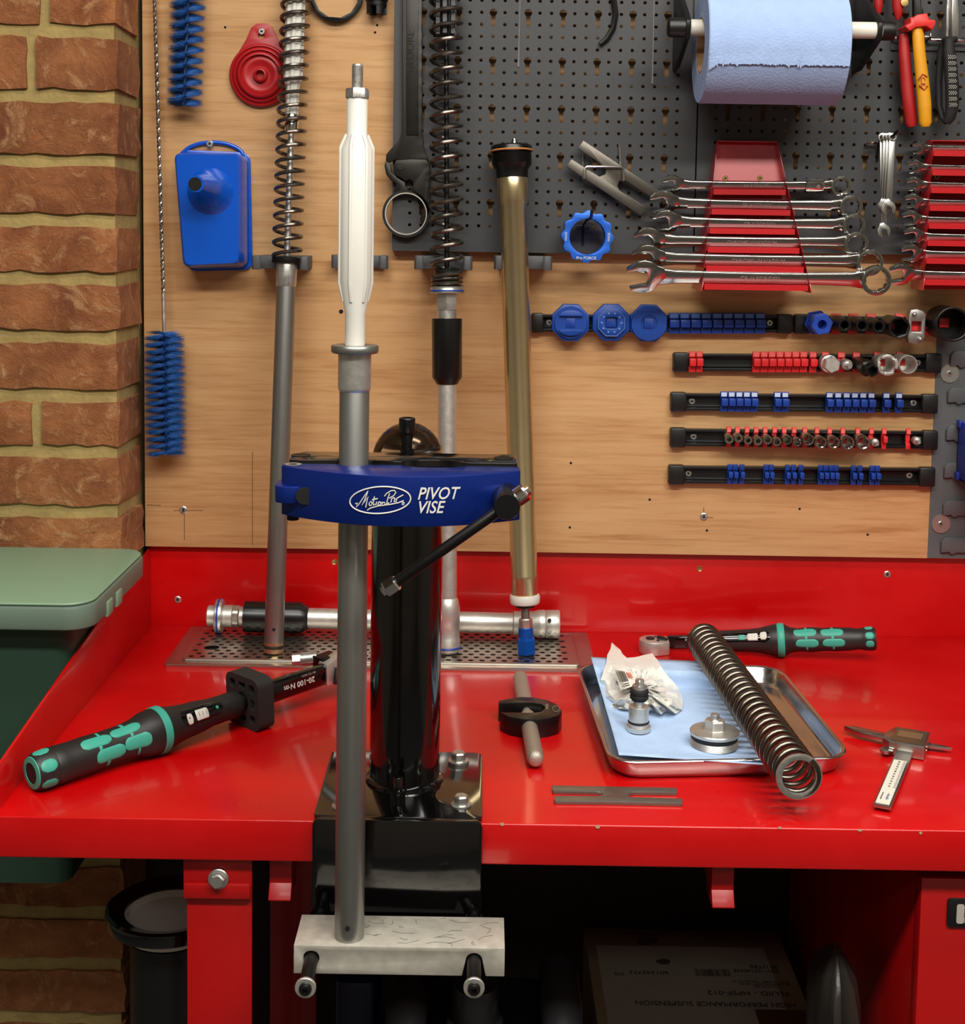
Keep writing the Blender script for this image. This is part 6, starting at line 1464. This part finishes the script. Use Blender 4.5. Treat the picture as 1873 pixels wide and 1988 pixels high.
# ================================================================== under the bench
card = mat('brown_cardboard', '#8a7458', .9, 0, var=.08, vscale=20); label_m = mat('grey_label_paper', '#a39a8c', .8, 0, var=.05, vscale=30)
dk = 1.745
bzT = W(1300, 1803, .52).z
def bt(px, py): return yz(px, py, bzT)
b0, b1 = bt(1133, 1801), bt(1521, 1808)
xdir = (b1 - b0).normalized(); xdir.z = 0; xdir.y *= .35; xdir.normalize(); ydir = Vector((xdir.y, -xdir.x, 0))   # towards the viewer
wbx = (b1 - b0).length*.97; dbx = .30; hbx = .26
bo = b0.copy()
fb = T('cardboard_box', 'fluid carton with printed grey label in the dark under the bench', 'box', bo + xdir*(wbx/2) + ydir*(dbx/2) - Z*hbx)
Mb = Matrix((xdir, -ydir, Z)).transposed()
B().box(bo + xdir*(wbx/2) + ydir*(dbx/2) - Z*(hbx/2), (wbx, dbx, hbx), Mb).done('carton', card, fb, bev=.002)
lz_ = bzT + .0004
lbl = B().box(bo + xdir*(wbx*.47) + ydir*(dbx*.5) + Z*.0003, (wbx*.84, dbx*.70, .0006), Mb).done('label', label_m, fb)
def btext(s, px, py, size, sx=1.0, bold=0.0):
    p = bt(px, py); p.z = lz_ + .0004
    text(s, size, ink, frame(p, -xdir, Z), lbl, ext=.0001, sx=sx, bold=bold)
btext('HIGH PERFORMANCE SUSPENSION', 1388, 1950, .0132, .93); btext('FLUID - HPSF-012', 1452, 1929, .0132, 1.0)
btext('601343773', 1259, 1889, .0100, 1.1); btext('E2H1103140438', 1468, 1886, .0100, .85); btext('20 LITRE', 1482, 1878, .0095, 1.0, .0001); btext('(N)', 1202, 1892, .0090)
for k, s in enumerate(('1 Litre at 40 deg', 'EXTREME VISCOSITY INDEX', 'PART NUMBER : 25A-000 012-20')): btext(s, 1492 - k*8, 1917 - k*5, .0050)
rn = random.Random(2); q0 = bt(1418, 1895); q0.z = lz_ + .0003; xx = 0
while xx < .043:
    w_ = rn.choice((.0006, .001, .0016)); B().box(q0 - xdir*(xx + w_/2) - ydir*.006, (w_, .016, .0002), Mb).done('barcode_bar', ink, lbl); xx += w_ + rn.choice((.0006, .001, .0014))
for px, py, s in ((1288, 1868, .011), (1256, 1828, .017)):
    p = bt(px, py); p.z = lz_ + .0003
    B().prism([(s*rn.uniform(.6, 1)*math.cos(a), s*.8*rn.uniform(.6, 1)*math.sin(a)) for a in [k*PI/4 for k in range(8)]], p, xdir, ydir, (0, 0, .0002)).done('torn_patch', mat('torn_board', '#4a3a2a', .9), fb)
tp_ = bt(1525, 1978); tp_.z = lz_ + .0002
B().box(tp_, (wbx*.26, .035, .0004), Mb).done('packing_tape', mat('brown_tape', '#5d4025', .35), fb)
sb_ = T('cardboard_box', 'plain brown carton standing beneath the fluid carton', 'box', Vector((bo.x + wbx/2, bo.y - .15, 0)))
B().box(bo + xdir*(wbx/2) + ydir*(dbx/2) + Z*(-hbx - (bzT - hbx)/2), (wbx*1.02, dbx*1.05, bzT - hbx), Mb).done('carton', card, sb_, bev=.002)
B().box(bo + xdir*(wbx/2) + ydir*(dbx + .0085) + Z*(-hbx - .06), (wbx*.3, .0006, .12), Mb).done('packing_tape', mat('brown_tape', '#5d4025', .35), sb_)
# ---- black jerrycan with ribbed cap
yj = .20
jc = W(922, 1945, yj); uj = mpp(jc)
cz0, cz1 = W(922, 1972, yj).z, W(922, 1908, yj).z
jn = T('jerrycan', 'black plastic jerrycan with ribbed screw cap under the vise', 'jerrycan', (jc.x, yj, 0))
jm = mat('black_polythene', '#2a2a2c', .3)
B().lathe([(45*uj, 0), (46*uj, .002), (46*uj, cz1 - cz0 - .003), (44*uj, cz1 - cz0), (0, cz1 - cz0)], (jc.x, yj, cz0), Z, 96, shape=lambda a: 1 + .014*math.cos(48*a)).done('screw_cap', jm, jn, ang=60)
B().lathe([(40*uj, -.03), (44*uj, -.012), (54*uj, -.010), (55*uj, -.004), (46*uj, -.002), (44*uj, 0)], (jc.x, yj, cz0), Z, 48).done('neck', jm, jn)
zb2 = cz0 - .028; jw, jd = .215, .24
loft([[Vector((jc.x + .002 + (x - .5)*jw*k, yj + .03 + (y - .5)*jd*k, z)) for x, y in rrect(0, 0, 1, 1, .16, 5)] for k, z in ((.96, 0.0), (1, .012), (1, zb2 - .05), (.97, zb2 - .02), (.86, zb2 - .004), (.74, zb2))], 'can_body', jm, jn, 60)
for sx_, px, py in ((-1, 790, 1950), (1, 1088, 1945)):
    p = W(px, py, yj + .01)
    B().tube([Vector((p.x, yj - .07, zb2 - .03)), Vector((p.x, yj - .04, zb2 + .008)), Vector((p.x, yj + .0, p.z)), Vector((p.x, yj + .06, p.z + .004)), Vector((p.x, yj + .10, zb2 - .02))], [.016, .021, .023, .022, .017], 14).done('shoulder', jm, jn)
# ---- filter pot: black rim over a white bowl on a black drum
yq = .16; pq = W(330, 1755, yq); uq = mpp(pq)
zr_ = W(330, 1766, yq).z
fp = T('waste_drum', 'black drum with white funnel bowl and wide black rim behind the bench leg', 'drum', (pq.x, yq, 0))
B().lathe([(120*uq, -.008), (124*uq, 0), (122*uq, .005), (116*uq, .007), (86*uq, .001), (84*uq, -.004), (90*uq, -.010)], (pq.x, yq, zr_), Z, 64, closed=True).done('rim', black_gloss, fp)
wpot = mat('white_pot', '#d8d4cc', .5)
B().lathe([(86*uq, -.006), (86*uq, -.001), (82*uq, -.0005), (80*uq, -.022), (83*uq, -.022)], (pq.x, yq, zr_), Z, 48, closed=True).done('bowl', wpot, fp)
B().lathe([(0, 0), (83*uq, 0), (83*uq, .002), (0, .002)], (pq.x, yq, zr_ - .026), Z, 48).done('bowl_floor', black_plastic, fp)
B().lathe([(84*uq, -.022), (96*uq, -.009), (80*uq, -.008)], (pq.x, yq, zr_), Z, 48).done('collar', wpot, fp)
B().lathe([(74*uq, 0), (76*uq, .01), (76*uq, zr_ - .04), (72*uq, zr_ - .021)], (pq.x, yq, 0), Z, 48).done('drum_body', black_plastic, fp)
# ---- clear sack by the cabinet
gs = T('plastic_sack', 'dull clear plastic sack standing beside the red cabinet', 'sack', (.372, .125, 0))
zsk = W(1720, 1838, .125).z
def sackf(u, v):
    a = 2*PI*u; z = zsk*v; q = 1 if v < .9 else math.sqrt(max(0.02, 1 - ((v - .9)/.1)**2))
    r = q*(1 + .06*math.sin(5*a + 9*v) + .05*math.sin(11*a - 6*v))
    return Vector((.372 + .0225*r*math.cos(a), .125 + .06*r*math.sin(a), z))
B().grid(sackf, 40, 30, closeu=True).done('sack_film', mat('clear_sack', '#35322f', .3, 0, alpha=.7, bump=.4, bscale=60), gs)
# ---- navy can behind the jerrycan
xo0, xo1 = W(650, 1940, .30).x, W(700, 1940, .30).x
oc_ = T('oil_can', 'dark navy oil can half hidden behind the aluminium block', 'can', ((xo0 + xo1)/2, .34, 0))
zo = W(670, 1860, .30).z
B().prism(rrect(xo0, .30, xo1 + .02, .38, .008), (0, 0, 0), X, Y, (0, 0, zo - .03)).done('can_body', mat('navy_tin', '#0b1238', .4), oc_, bev=.002)
B().lathe([(.012, 0), (.013, .002), (.013, .018), (.011, .02), (0, .02)], ((xo0 + xo1)/2, .34, zo - .03), Z, 28).done('can_cap', black_plastic, oc_)
